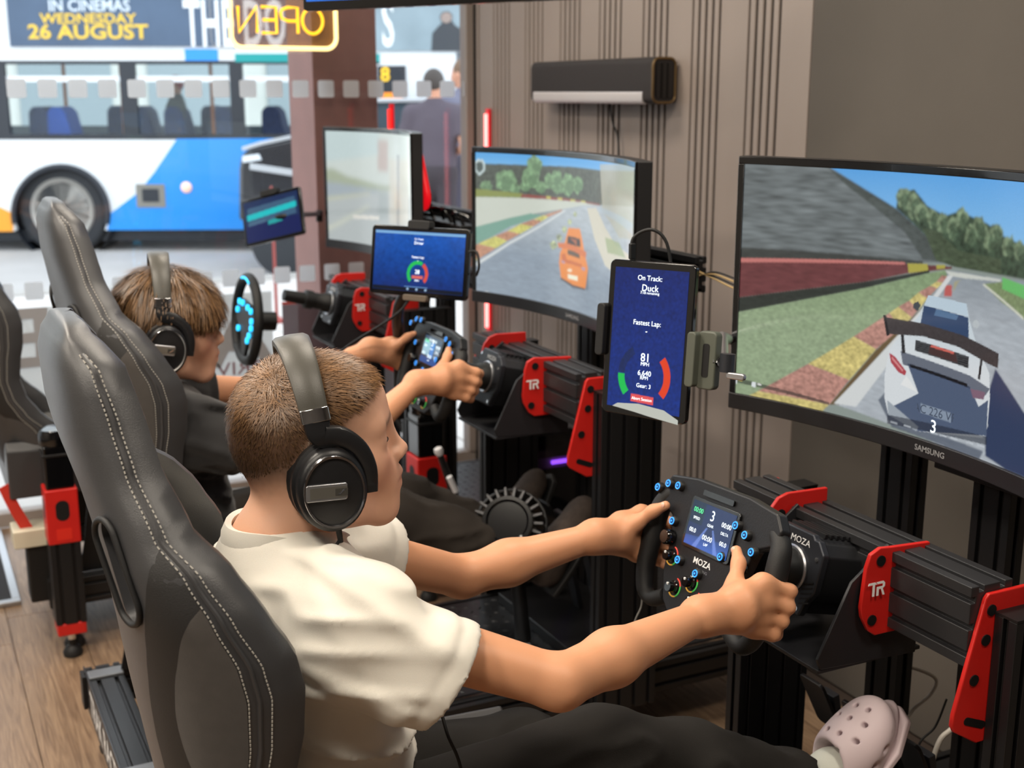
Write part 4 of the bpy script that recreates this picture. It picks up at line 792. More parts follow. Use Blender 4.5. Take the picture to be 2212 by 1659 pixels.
def seat(dx, y0, dz, label, yaw=0.0):
    t = thing('racing_chair', label, 'racing chair', (.45+dx, y0, .5+dz), 'black racing bucket seats'); yf = lambda z: max(0.0, min(1.0, (1.20-z)/.13)); T = lambda q: Vector((q[0]+dx+yf(q[2])*yaw*(q[1]+.16), q[1]+y0, q[2]+dz))
    rings = []; zs = []
    for i in range(len(ROWS)-1):
        n = 2 if i < 3 else 3 if ROWS[i][0]-ROWS[i+1][0] < .06 else 5
        zs += [ROWS[i][0]+(ROWS[i+1][0]-ROWS[i][0])*j/n for j in range(n)]
    zs.append(ROWS[-1][0]); N = 26
    for z in zs:
        _, xb, w, fr, th = row_at(z); o_ = [outer(z, -1+2*i/N) for i in range(N+1)]; inn = [outer(z, -1+2*i/N, th) for i in range(N+1)]
        rim = lambda a, b: [(a[0]+.016, a[1]+(b[1]-a[1])*.12, z), (max(a[0], b[0])+.024, a[1]+(b[1]-a[1])*.4, z), (max(a[0], b[0])+.022, a[1]+(b[1]-a[1])*.75, z)]
        rings.append([T(q) for q in o_ + rim(o_[-1], inn[-1]) + inn[::-1] + rim(inn[0], o_[0])[::1]])
    r0 = rings[0]; cen = sum(r0, Vector())/len(r0)
    for f, up_ in ((.86, .006), (.6, .0105), (.25, .012)): rings.insert(0, [cen + (q-cen)*f + Vector((0, 0, up_)) for q in r0])
    mb = MB().loft(rings); shell = mb.build('shell', 'leather', t, smooth=True)
    # harness openings cut through
    slots = []
    for s in (-1, 1):
        sc = s*.40; p0 = Vector(outer(1.130, sc)); p1 = Vector(outer(1.040, sc*.98)); c_ = (p0+p1)/2; ax = (p0-p1).normalized()
        tg = (Vector(outer(1.085, sc+.06))-Vector(outer(1.085, sc-.06))).normalized(); nn = ax.cross(tg).normalized()
        if nn.x > 0: nn = -nn
        tg = nn.cross(ax); sh = rrect(.112, .042, .0205, 6); slots.append((c_, ax, tg, nn, sh))
        cut = MB().prism([(a, b) for a, b in sh], T(c_) + nn*.05, ax, tg, -nn*.2).build('cutter', 'groove')
        md = shell.modifiers.new('slot', 'BOOLEAN'); md.object = cut; md.operation = 'DIFFERENCE'; md.solver = 'EXACT'
    dg = bpy.context.evaluated_depsgraph_get(); me = bpy.data.meshes.new_from_object(shell.evaluated_get(dg)); cuts = [m_.object for m_ in shell.modifiers]
    shell.modifiers.clear(); shell.data = me
    for c_ in cuts: bpy.data.objects.remove(c_)
    try: me.set_sharp_from_angle(angle=math.radians(45))
    except Exception: pass
    for c_, ax, tg, nn, sh in slots:
        lp = [T(c_) + ax*a*1.04 + tg*b*1.12 + nn*.003 for a, b in sh]; MB().tube(lp + lp[:2], .0036, 8).build('harness_trim', 'softblack', t, smooth=True)
    # seams with their stitches along the wing edge
    zq = np.linspace(1.306, .60, 150)
    for s in (-1, 1):
        for ds, nm in ((.885, 'stitching'), (.965, 'stitching')):
            mb = MB()
            for i in range(len(zq)-1):
                a = Vector(outer(zq[i], s*ds)); b = Vector(outer(zq[i]*.42+zq[i+1]*.58, s*ds)); nrm = Vector((-.35, s*.9, .1)).normalized()
                mb.tube([T(a)+nrm*.0008, T(b)+nrm*.0008], .0008, 5)
            mb.build(nm, 'thread', t)
        mb = MB(); mb.tube([T(Vector(outer(z, s*.925))+Vector((-.3, s*.9, 0))*.0005) for z in zq], .0026, 6); mb.build('piping', 'leather', t, smooth=True)
    # suede bolster panel and dark gusset on each wing
    for s in (-1, 1):
        for nm, m_, z0, z1, f0, f1, off in (('bolster_panel', 'suede', 1.062, .80, lambda q: .88-.36*math.sin(math.pi*q)**.7, lambda q: .88, .0016), ('wing_gusset', mat('dark_gusset', (30, 29, 29), .6, bump=.2, bscale=700), 1.118, .66, lambda q: .88-.56*math.sin(math.pi*min(1, q*1.05))**.55, lambda q: .88, .0009)):
            pts = []
            for i in range(25):
                q = i/24; z = z0+(z1-z0)*q; a, b = f0(q), f1(q)
                pts.append([T(Vector(outer(z, s*(a+(b-a)*j/10))) + Vector((-.5, s*.85, 0))*off) for j in range(11)])
            MB().grid(pts).build(nm, m_, t, smooth=True)
    # headrest pad and backrest pad inside, seat cushion with side bolsters
    def pad(z0, z1, wf, nm, m_, thick=.03):
        pts = []
        for i in range(13):
            q = i/12; z = z0+(z1-z0)*q; row = []
            for j in range(13):
                v = -1+2*j/12; _, xb, w, fr, th = row_at(z); edge = max(0, 1-abs(v)**4)*max(0, 1-abs(2*q-1)**6)
                row.append(T((xb+th+.002+thick*edge, w*wf*v, z)))
            pts.append(row)
        MB().grid(pts).build(nm, m_, t, smooth=True)
    pad(1.30, 1.13, .55, 'headrest_pad', 'suede'); pad(1.10, .58, .55, 'backrest_pad', 'suede', .035)
    cr = []
    for i in range(9):
        q = i/8; x = .28+.50*q; h = .055*math.sin(math.pi*min(1, .15+q*.85))**.3
        cr.append([T((x, y, z)) for y, z in ((-.24, .46), (-.245, .60-.02*q), (-.225, .625-.02*q), (-.19, .60-.02*q), (-.15, .525+.02*q+h*.2), (0, .515+.025*q+h*.2), (.15, .525+.02*q+h*.2), (.19, .60-.02*q), (.225, .625-.02*q), (.245, .60-.02*q), (.24, .46))])
    MB().loft(cr).build('seat_cushion', 'leather', t, bevel=.006)
    return t
seat(.0, 1.45, -.016, 'black bucket seat with pale stitching nearest the camera, behind the boy in white', .075)
seat(.125, 2.64, .02, 'black bucket seat behind the boy in the black T-shirt')
seat(-.065, 3.83, -.01, 'empty black bucket seat on the rig by the window')
# ================================================================== TABLETS
def tablet(corners, label, paint, nu, nv, portrait, thick=.010):
    TL, TR, BR, BL = [Vector(q) for q in corners]; c = (TL+TR+BR+BL)/4; u = ((TR+BR)-(TL+BL)).normalized(); v = ((TL+TR)-(BL+BR)); v = (v - u*v.dot(u)).normalized(); n = u.cross(v)
    w = (((TR+BR)-(TL+BL))/2).length; h = (((TL+TR)-(BL+BR))/2).length
    t = thing('tablet', label, 'tablet', c - v*h/2, 'tablets on arms')
    MB().prism(rrect(w, h, .010), c - n*thick, u, v, n*thick).build('body', 'gloss', t, bevel=.0022)
    bz = .011 if not portrait else .012; pos = lambda a, b, o=.0004: c + u*((a-.5)*(w-2*bz)) + v*((b-.5)*(h-2*bz)) + n*o
    cv = Canvas(nu, nv); paint(cv, w-2*bz, h-2*bz); s = picture(cv, pos, 'screen', t)
    return t, pos, s, (c, u, v, n, w, h)
blue_bg = lambda cv: cv.C.__setitem__(slice(None), srgb((8, 40, 118)))
def ring_part(cx, cy, r0, r1, a0, a1, asp, n=20):
    return [(cx + r1*math.cos(math.radians(a0+(a1-a0)*i/n)), cy + r1*asp*math.sin(math.radians(a0+(a1-a0)*i/n))) for i in range(n+1)] + [(cx + r0*math.cos(math.radians(a1+(a0-a1)*i/n)), cy + r0*asp*math.sin(math.radians(a1+(a0-a1)*i/n))) for i in range(n+1)]
def paint_t1(cv, w, h):
    blue_bg(cv); asp = w/h; P_ = cv.poly
    P_([(0, 0), (1, 0), (1, 1), (0, 1)], (10, 46, 126), noise=.10, sx=3, sy=3, c2=(6, 34, 106), vr=(0, 1))
    P_(ring_part(.49, .245, .27, .36, -38, 42, asp), (226, 66, 34)); P_(ring_part(.49, .245, .27, .36, 180, 222, asp), (24, 190, 84)); P_(ring_part(.49, .245, .27, .36, 120, 178, asp), (20, 36, 62), a=.6)
    P_([(.33, .055), (.64, .050), (.64, .105), (.33, .11)], (226, 84, 88))
    for i in range(40): P_([(.16+.62*i/40, .018), (.16+.62*i/40+.011, .018), (.16+.62*i/40+.011, .026), (.16+.62*i/40, .026)], (150, 180, 220), a=.6)
A = [at(1317, 556, D=2.025), at(1505, 575, D=1.915), at(1480, 917, D=1.945), at(1300, 890, D=2.055)]
t, pos, s, (c, u, v, n, w, h) = tablet(A, 'upright tablet showing a speed of 81 between the two nearer monitors', paint_t1, 150, 230, True)
for tx, a, b, sz in (('On Track:', .49, .935, .0115), ('Duck', .50, .865, .0150), ('7:18 remaining', .50, .832, .0062), ('Fastest Lap:', .49, .62, .0115), ('-', .49, .565, .014), ('81', .50, .375, .019), ('MPH', .50, .330, .0085), ('6,640', .50, .265, .0120), ('RPM', .50, .232, .0085), ('Gear: 3', .50, .175, .0095), ('Abort Session', .487, .080, .0070)): screen_text(tx, sz, pos, a, b, s, glow)
for s_, lb in ((-1, 'cradle_jaw'), (1, 'cradle_jaw')):
    e = c + u*(s_*(w/2+.006)) + v*(.01 if s_ < 0 else -.02)
    MB().prism(rrect(.016, .085, .006), e - n*.014, u, v, n*.024).build(lb, mat('cradle_grey', (84, 88, 78), .5) if s_ > 0 else 'softblack', t, bevel=.002)
MB().prism(rrect(.034, .09, .008), c + u*(w/2+.026) - v*.02 - n*.022, u, v, n*.018).build('cradle_body', MATS['cradle_grey'], t, bevel=.003)
MB().prism(rrect(.012, .052, .004), c + u*(w/2+.026) - v*.02 - n*.0038, u, v, n*.0005).build('cradle_slot', 'groove', t)
MB().prism([(-w*.36, 0), (-w*.30, .006), (-w*.05, .010), (w*.25, .006), (w*.42, -.006), (w*.42, -.013), (w*.1, -.008), (-w*.1, -.004)], c - v*(h/2-.012) + n*.0006, u, v, n*.0002).build('protective_film', mat('film_pale', (176, 190, 196), .2), t)
e0 = c + u*(w/2+.04) - v*.02 - n*.012; e1 = Vector((1.57, 1.93, 1.13))
ar = MB().tube([e0, e0 + u*.012, at(1560, 728, D=2.2), at(1590, 738, D=2.5), Vector((1.58, 1.97, 1.14))], [.009, .009, .010, .010, .010], 12).build('support_arm', 'silver', t, smooth=True)
MB().cyl(e0 + u*.02 - v*.014, e0 + u*.02 + v*.014, .012).build('arm_joint', 'gunmetal', t, smooth=True); MB().prism(rrect(.032, .010, .004), e0 + u*.040 - v*.018, u, v, n*.009).build('arm_lever', 'silver', t, bevel=.002)
pc = bez([c + v*(h/2) - u*.045 - n*.005, c + v*(h/2+.035) - u*.045 - n*.006, c + v*(h/2+.05) - u*.02 - n*.02, c + v*(h/2+.03) + u*.0 - n*.035, c + v*(h/2-.03) + u*.01 - n*.045], 24)
MB().tube(pc, .0028, 8).build('charging_cable', 'softblack', t, smooth=True); MB().box(c + v*(h/2+.014) - u*.045 - n*.005, (.010, .008, .026)).build('plug', 'groove', t, bevel=.002)
def paint_t2(cv, w, h):
    asp = w/h; P_ = cv.poly; cv.C[:] = srgb((18, 72, 160)); P_([(0, 0), (1, 0), (1, 1), (0, 1)], (14, 48, 120), noise=.08, sx=4, sy=4, c2=(20, 84, 176), vr=(.1, .9))
    P_([(0, .95), (1, .95), (1, .995), (0, .995)], (126, 176, 220)); P_([(0, 0), (1, 0), (1, .07), (0, .07)], (10, 22, 40))
    P_(ring_part(.50, .30, .085, .118, 62, 222, asp), (40, 196, 90)); P_(ring_part(.50, .30, .085, .118, -42, 56, asp), (226, 84, 62)); P_([(.44, .22), (.56, .22), (.56, .27), (.44, .27)], (226, 110, 100))
    for a in (.40, .50, .60): cv.blob(a, .04, .012, .02, (170, 205, 240))
    P_([(.36, .075), (.62, .075), (.62, .082), (.36, .082)], (110, 160, 214))
A = [at(808, 486, D=2.86), at(1020, 495, D=2.72), at(1003, 652, D=2.74), at(793, 630, D=2.88)]
t, pos, s, (c, u, v, n, w, h) = tablet(A, 'landscape tablet with a green and red dial in front of the boy in black', paint_t2, 140, 90, False)
for tx, a, b, sz in (('On Track:', .5, .875, .006), ('Driver', .5, .81, .0095), ('Fastest Lap:', .5, .575, .0072), ('-', .5, .52, .009), ('28', .5, .33, .013), ('MPH', .5, .185, .006)): screen_text(tx, sz, pos, a, b, s, glow)
MB().prism(rrect(.06, .02, .006), c + v*(h/2+.004) - n*.014, u, v, n*.022).build('cradle_jaw', 'softblack', t, bevel=.002); MB().prism(rrect(.065, .014, .005), c - v*(h/2+.003) - n*.012, u, v, n*.02).build('cradle_jaw', mat('cradle_bronze', (96, 84, 72), .5), t, bevel=.002)
MB().prism(rrect(.08, .08, .012), c - n*.03, u, v, n*.02).build('cradle_body', 'softblack', t, bevel=.003)
MB().tube(bez([c - n*.03 - v*.02, at(862, 660, D=2.96), at(862, 760, D=3.08), at(862, 900, D=3.2)], 12), .014, 10).build('support_arm', 'black', t, smooth=True)
MB().tube(bez([c + u*(w/2) + v*.03, c + u*(w/2+.02) + v*.03, c + u*(w/2+.028), c + u*(w/2+.01) - v*.02 - n*.02], 18), .0028, 8).build('charging_cable', 'softblack', t, smooth=True)
MB().tube(bez([c - v*(h/2+.01) - u*.02, c - v*(h/2+.05) - u*.06, at(745, 752, D=2.95), at(700, 800, D=3.0)], 18), .0028, 8).build('hanging_cable', 'softblack', t, smooth=True)
def paint_t3(cv, w, h):
    P_ = cv.poly; cv.C[:] = srgb((16, 40, 84)); P_([(0, 0), (1, 0), (1, .42), (0, .42)], (8, 24, 84)); P_([(.06, .42), (.94, .46), (.94, .88), (.06, .84)], (58, 92, 122)); P_([(.04, .54), (.96, .62), (.96, .76), (.04, .68)], (20, 190, 196)); P_([(.42, .34), (.68, .36), (.68, .46), (.42, .44)], (30, 160, 160)); P_([(.06, .40), (.38, .43), (.38, .50), (.06, .47)], (72, 102, 130))
A = [at(513, 438, D=4.22), at(640, 403, D=4.10), at(665, 503, D=4.08), at(537, 532, D=4.2)]
t, pos, s, (c, u, v, n, w, h) = tablet(A, 'tilted tablet with turquoise bars in front of the brown pillar', paint_t3, 70, 50, False)
MB().prism(rrect(.07, .02, .006), c + v*(h/2+.004) - n*.014, u, v, n*.022).build('cradle_jaw', 'softblack', t, bevel=.002)
MB().tube(bez([c - n*.012, c - n*.04 + u*.05, at(690, 462, X=1.43)], 8), .009, 8).build('support_arm', 'black', t, smooth=True); MB().cyl(at(690, 455, X=1.43), at(690, 478, X=1.43), .013).build('arm_joint', 'black', t)
# ================================================================== LIFTING LEGS, FLOOR KIT
def actuator(x, y, zr, label, s=1.0, zt=.65):
    t = thing('lifting_leg', label, 'lifting leg', (x, y, 0), 'motion platform lifting legs'); w = .043*s
    MB().lathe([(0, 0), (.026, 0), (.028, .012), (.018, .028), (.010, .034), (.010, .06)], (x, y, .0), (0, 0, 1), 18).build('foot', 'softblack', t, smooth=True); MB().cyl((x, y, .05), (x, y, .085), .011).build('ram', 'chrome', t, smooth=True)
    MB().span((x-w*.9, y-w*.9, .075), (x+w*.9, y+w*.9, .11)).build('collar', redm, t, bevel=.004)
    profile_bar(MB(), (x, y, .11), (x, y, zr-.075), (1, 0, 0), w*1.9, w*1.9, 2, 2).build('leg_tube', 'black', t, bevel=.002)
    bx = [(-w, -.078), (w, -.078), (w, .078), (-w, .078)]
    b_ = MB().span((x-w, y-w, zr-.078), (x+w, y+w, zr+.078)).build('gearbox', redm, t, bevel=.004)
    MB().prism(rrect(.036*s, .058, .017, 6), (x, y-w-.0006, zr+.018), (1, 0, 0), (0, 0, 1), (0, .001, 0)).build('gearbox_opening', 'groove', b_); MB().prism(rrect(.036*s, .058, .017, 6), (x-w-.0006, y, zr+.018), (0, 1, 0), (0, 0, 1), (.001, 0, 0)).build('gearbox_opening', 'groove', b_)
    MB().prism(rrect(.04*s, .032, .003), (x, y-w-.0008, zr-.05), (1, 0, 0), (0, 0, 1), (0, .0008, 0)).build('raised_badge', mat('red_badge', (216, 44, 30), .4), b_)
    MB().span((x-w*.88, y-w*.88, zr+.078), (x+w*.88, y+w*.88, zt-.03)).build('motor', 'gloss', t, bevel=.006); MB().span((x-w*.95, y-w*.95, zt-.06), (x+w*.95, y+w*.95, zt-.052)).build('motor_flange', 'black', t, bevel=.002)
    MB().lathe([(w*.98, -.03), (w*1.02, -.02), (w*1.02, .0), (w*.9, .012), (0, .014)], (x, y, zt), (0, 0, 1), 24).build('motor_cap', 'gloss', t, smooth=True)
a = at(128, 1060, Y=3.5); actuator(a.x, 3.5, .425, 'black and red lifting leg standing behind the empty seat at the left', 1.0, .655)
a = at(922, 1040, Y=3.42); actuator(a.x, 3.42, .40, 'black and red lifting leg seen below the hands of the boy in black', 1.12, .64)
# steering-column lever and shifter by the front leg
t = thing('shifter', 'black shifter lever with white fittings under the middle steering wheel', 'shifter', at(985, 1100, Y=3.2)); a = at(948, 975, Y=3.2); b = at(1000, 1120, Y=3.2)
MB().tube([b, (a+b)/2, a], [.014, .012, .009], 10).build('lever', 'black', t, smooth=True); MB().lathe([(0, .016), (.012, .010), (.014, 0), (.01, -.012), (.0, -.014)], a, (a-b).normalized(), 16).build('knob', mat('knob_white', (222, 222, 226), .3), t, smooth=True)
MB().tube([at(970, 1030, Y=3.17), at(985, 1062, Y=3.17)], .009, 10).build('white_sleeve', MATS['knob_white'], t, smooth=True); MB().cyl((b.x, b.y, .0), (b.x, b.y, b.z-.02), .022).build('pedestal', 'black', t); MB().lathe([(0, 0), (.04, 0), (.045, -.03), (.03, -.06), (.0, -.06)], b, (a-b).normalized(), 16).build('gaiter', 'softblack', t, smooth=True)
# finned motor on the deck of the middle rig
c = at(1098, 1128, Y=2.47); t = thing('finned_motor', 'round black finned motor under the wheel of the middle rig', 'motor', c - Vector((0, 0, .1)))
ax = Vector((-.5, -.75, .45)).normalized(); MB().lathe([(.0, .018), (.045, .018), (.05, .024), (.058, .024), (.062, .0), (.062, -.09), (0, -.09)], c, ax, 36).build('housing', 'gloss', t, smooth=True)
e1 = ax.cross(Vector((0, 0, 1))).normalized(); e2 = ax.cross(e1)
fin = None
for i in range(22):
    a_ = i*2*math.pi/22; d = e1*math.cos(a_) + e2*math.sin(a_); s_ = ax.cross(d)
    MB().prism([(-.004, 0), (.004, 0), (.003, .022), (-.003, .022)], c + d*.060 - ax*.085, s_, d, ax*.092).build('fin', mat('fin_metal', (58, 58, 60), .3, .4), t, bevel=.0012, seg=1)
MB().tube([c + (e1*math.cos(q*.3)+e2*math.sin(q*.3))*.084 - ax*.055 for q in range(22)], .0045, 8).build('clamp_ring', 'black', t, smooth=True)
MB().tube([c - ax*.085, Vector((c.x+.10, c.y+.12, .226))], [.016, .02], 12).build('stand', 'black', t, smooth=True)
# computer case under the middle rig
p = at(1195, 1010, Y=2.95); t = thing('computer_case', 'black computer case glowing pink inside, under the middle monitor', 'computer', (p.x+.08, 3.02, .22))
x0, x1, y0_, y1_, z0, z1 = p.x-.10, p.x+.25, 2.97, 3.17, .22, p.z+.10
for a, b in (((x0, y0_, z0), (x1, y1_, z0+.012)), ((x0, y0_, z1-.012), (x1, y1_, z1)), ((x0, y1_-.01, z0), (x1, y1_, z1)), ((x1-.012, y0_, z0), (x1, y1_, z1)), ((x0, y0_, z0), (x0+.012, y1_, z1))): MB().span(a, b).build('panel', 'black', t, bevel=.002)
MB().span((x0+.012, y0_+.003, z0+.012), (x1-.012, y0_+.006, z1-.012)).build('glass_side', glass_mat('case_glass', (.7, .7, .75), 1), t)
MB().span((x0+.03, y0_+.03, z1-.12), (x1-.05, y1_-.03, z1-.085)).build('graphics_card', mat('card_mauve', (150, 110, 124), .4), t, bevel=.003); MB().tube([(x0+.12, y0_+.025, z1-.10), (x0+.18, y0_+.025, z1-.10)], .006, 8).build('light_bar', mat('violet_light', (150, 80, 255), .4, emit=3.0), t)
# cables
def cable(pts, r, m, label): return tag(MB().tube(bez(pts, 40), r, 8).build('cable', m, smooth=True), label, 'cable', 'loose cables')
wc_ = mat('white_cable', (196, 190, 180), .5)
cable([at(1905, 1437, Y=1.62), at(1960, 1440, Y=1.6), at(2020, 1465, Y=1.58), at(2010, 1500, Y=1.58), at(1975, 1530, Y=1.58), at(1950, 1565, Y=1.58)], .0032, wc_, 'white cable looping beside the pale clog')
cable([at(2090, 1540, Y=1.35), at(2055, 1575, Y=1.35), at(2030, 1600, Y=1.35), at(2012, 1659, Y=1.35), at(2000, 1760, Y=1.35)], .0042, wc_, 'thick white cable hanging beside the nearest red end plate')
cable([at(2045, 1510, Y=1.5), at(2020, 1570, Y=1.5), at(1985, 1610, Y=1.5), at(1975, 1700, Y=1.5)], .002, M['softblack'], 'thin black cable hanging left of the thick white one')
cable([at(1388, 1275, Y=1.85), at(1385, 1310, Y=1.85), at(1372, 1340, Y=1.85), at(1362, 1380, Y=1.85)], .0016, mat('grey_cable', (110, 108, 104), .5), 'thin grey cable below the nearest steering wheel')
a = at(1515, 600, X=1.58); b = at(1590, 615, X=1.58)
for q in range(4):
    cable([a + Vector((.0, .01, .004*q)), a.lerp(b, .4) + Vector((0, 0, .018-.005*q)), b + Vector((.0, -.02, .010-.007*q)), b + Vector((.0, -.16, -.004*q))], .0022, mat('tan_cable', (176, 150, 104), .5) if q % 2 else M['softblack'], ['upper', 'second', 'third', 'lowest'][q] + ' cable of the bundle on the monitor rail behind the upright tablet')
for q, (x, y) in enumerate(((925, 470), (950, 458), (975, 462), (1000, 472))):
    a = at(x, y, X=1.5); cable([a + Vector((0, .06, -.02)), a + Vector((-.02, .02, .012)), a + Vector((.0, -.03, .008)), a + Vector((.01, -.07, -.03))], .005, M['gloss'], ['leftmost', 'second', 'third', 'rightmost'][q] + ' black cable in the tangle behind the landscape tablet')
MBk = MB().span(at(920, 495, X=1.52) - Vector((.03, 0, .05)), at(1015, 495, X=1.52) + Vector((.03, 0, .01))); tag(MBk.build('power_block', 'groove', bevel=.004), 'black power block under the cable tangle between two monitors', 'power supply')

# odds and ends beside the empty seat
p = at(62, 1150, Y=3.62); tag(MB().span((p.x-.045, 3.57, p.z-.03), (p.x+.06, 3.67, p.z+.022)).build('control_box', mat('cream_box', (206, 198, 176), .5), bevel=.004), 'small cream box beside the lifting leg under the empty seat', 'box')
tag(MB().span((p.x-.012, 3.58, p.z-.20), (p.x+.05, 3.66, p.z-.031)).build('amplifier', 'groove', bevel=.006), 'black upright box under the small cream box', 'box')
for (pa, pb, pc_), lb in ((((82, 968), (70, 1010), (58, 1046)), 'short red strap hanging beside the lifting leg'), (((8, 1050), (34, 1102), (70, 1160)), 'red strap at the left edge beneath the empty seat')):
    q = [at(*z_, Y=3.60) for z_ in (pa, pb, pc_)]; o_ = thing('harness_strap', lb, 'strap', q[2], 'red harness straps'); pts = bez(q, 10)
    MB().loft([[c + Vector((.014, -.002, .006)), c + Vector((.014, .002, .006)), c + Vector((-.014, .002, -.006)), c + Vector((-.014, -.002, -.006))] for c in pts]).build('webbing', mat('red_webbing', (196, 48, 30), .7, bump=.3, bscale=800), o_, smooth=True)
    MB().box(pts[-1], (.02, .008, .02)).build('buckle', 'black', o_, bevel=.002)
# ================================================================== FIGURES: smooth volumes turned into one continuous skin
def _v(a): return np.array(tuple(a), dtype=np.float64)
_lat = np.random.RandomState(11).rand(32, 32, 32)
def vnoise(p):
    i = np.floor(p).astype(int); f = p-i; f = f*f*(3-2*f); i &= 31; j = (i+1) & 31; x, y, z = f[..., 0], f[..., 1], f[..., 2]
    L = lambda a, b, c: _lat[a[..., 0], b[..., 1], c[..., 2]]
    return ((L(i, i, i)*(1-x)+L(j, i, i)*x)*(1-y)+(L(i, j, i)*(1-x)+L(j, j, i)*x)*y)*(1-z)+((L(i, i, j)*(1-x)+L(j, i, j)*x)*(1-y)+(L(i, j, j)*(1-x)+L(j, j, j)*x)*y)*z
class Body:
    def __init__(s): s.p = []; s.disp = None
    def cone(s, a, ra, b, rb, k=.02, op='u', cut=False):
        a, b = _v(a), _v(b); s.p.append(('c', (a, ra, b, rb, cut), op, k, (a+b)/2, np.linalg.norm(b-a)/2+max(ra, rb))); return s
    def chain(s, pts, k=.01):
        for (a, ra), (b, rb) in zip(pts[:-1], pts[1:]): s.cone(a, ra, b, rb, k)
        return s
    def ell(s, c, r, k=.02, R=None, op='u'):
        s.p.append(('e', (_v(c), _v(r), None if R is None else np.array(R)), op, k, _v(c), max(r))); return s
    def ev(s, P, near=None):
        d = np.full(P.shape[:-1], 9.0)
        for kind, a, op, k, bc, br in s.p:
            if near is not None and np.linalg.norm(bc-near[0]) > br+near[1]+k+.01: continue
            if kind == 'c':
                A, ra, B, rb, cut = a; ab = B-A; h = np.clip(((P-A)@ab)/max(ab@ab, 1e-12), 0, 1); q = np.linalg.norm(P-A-h[..., None]*ab, axis=-1)-(ra+(rb-ra)*h)
                if cut is not False: q = np.maximum(q, (P-B)@(ab/np.linalg.norm(ab) if cut is True else _v(cut)))
            else:
                c, r, R = a; X = P-c
                if R is not None: X = X@R
                k0 = np.linalg.norm(X/r, axis=-1); k1 = np.linalg.norm(X/(r*r), axis=-1); q = k0*(k0-1)/np.maximum(k1, 1e-9)
            if op == 'u':
                h = np.maximum(k-np.abs(d-q), 0)/k; d = np.minimum(d, q)-h*h*k*.25
            else:
                q = -q; h = np.maximum(k-np.abs(d-q), 0)/k; d = np.maximum(d, q)+h*h*k*.25
        if s.disp is not None:
            m_ = np.abs(d) < .03
            if m_.any(): d = d.copy(); d[m_] -= s.disp(P[m_])
        return d
    def mesh(s, g, relax=1):
        U = [q for q in s.p if q[2] == 'u']; lo = np.min([q[4]-q[5] for q in U], 0)-3*g; hi = np.max([q[4]+q[5] for q in U], 0)+3*g
        n = 20; nb = np.ceil((hi-lo)/(g*n)).astype(int); hd = g*n*.87; N = nb*n+2; cid = []; cpos = []; quads = []
        ofs = np.stack(np.meshgrid(*[np.arange(n+1)]*3, indexing='ij'), -1)
        for bi in np.ndindex(*nb):
            b0 = np.array(bi)*n; ctr = lo+(b0+n/2)*g
            if not any(np.linalg.norm(q[4]-ctr) < q[5]+hd+.02 for q in U): continue
            if abs(float(s.ev(ctr[None], (ctr, hd))[0])) > hd*1.5+.02: continue
            G = ofs+b0; D = s.ev(lo+G*g, (ctr, hd)); I = D < 0
            if I.all() or not I.any(): continue
            acc = np.zeros((n, n, n, 3)); cnt = np.zeros((n, n, n))
            for ax in range(3):
                sl0 = [slice(None)]*3; sl1 = [slice(None)]*3; sl0[ax] = slice(0, n); sl1[ax] = slice(1, n+1)
                d0, d1 = D[tuple(sl0)], D[tuple(sl1)]; cr = I[tuple(sl0)] != I[tuple(sl1)]; t = np.where(cr, d0/np.where(cr, d0-d1, 1), 0)
                o_ = [q for q in range(3) if q != ax]
                for e in ((0, 0), (1, 0), (0, 1), (1, 1)):
                    q = [slice(0, n)]*3
                    for aa, ee in zip(o_, e): q[aa] = slice(ee, ee+n)
                    q = tuple(q); c_ = cr[q]; loc = np.zeros((n, n, n, 3)); loc[..., ax] = t[q]
                    for aa, ee in zip(o_, e): loc[..., aa] = ee
                    acc += loc*c_[..., None]; cnt += c_
                # quads for edges owned by this block
                q = tuple(slice(0, n) for _ in range(3)); idx = np.argwhere(cr[q] if cr.shape == (n, n, n) else cr[:n, :n, :n])
                if len(idx):
                    fl = I[tuple(sl0)][:n, :n, :n][tuple(idx.T)]; e0 = idx+b0; a1, a2 = o_
                    s1 = np.zeros(3, int); s1[a1] = 1; s2 = np.zeros(3, int); s2[a2] = 1
                    Q = np.stack([e0-s1-s2, e0-s2, e0, e0-s1], 1); fl = fl ^ (ax == 1); Q[~fl] = Q[~fl][:, ::-1]; quads.append(Q)
            am = cnt > 0; idx = np.argwhere(am); cid.append(idx+b0); cpos.append(lo+(idx+b0+acc[am]/cnt[am][:, None])*g)
        key = lambda q: (q[..., 0]*N[1]+q[..., 1])*N[2]+q[..., 2]
        ids = key(np.concatenate(cid)); pos = np.concatenate(cpos); od = np.argsort(ids); ids = ids[od]; pos = pos[od]
        Q = np.concatenate(quads); ok = (Q >= 0).all((1, 2)); kq = key(Q[ok]); ix = np.clip(np.searchsorted(ids, kq), 0, len(ids)-1); ok = (ids[ix] == kq).all(1); F = ix[ok]
        for _ in range(relax):
            sm = np.zeros_like(pos); ct = np.zeros(len(pos))
            for a in range(4):
                b = (a+1) % 4; np.add.at(sm, F[:, a], pos[F[:, b]]); np.add.at(ct, F[:, a], 1); np.add.at(sm, F[:, b], pos[F[:, a]]); np.add.at(ct, F[:, b], 1)
            pos = np.where(ct[:, None] > 0, pos*.5+.5*sm/np.maximum(ct, 1)[:, None], pos)
        return pos, F
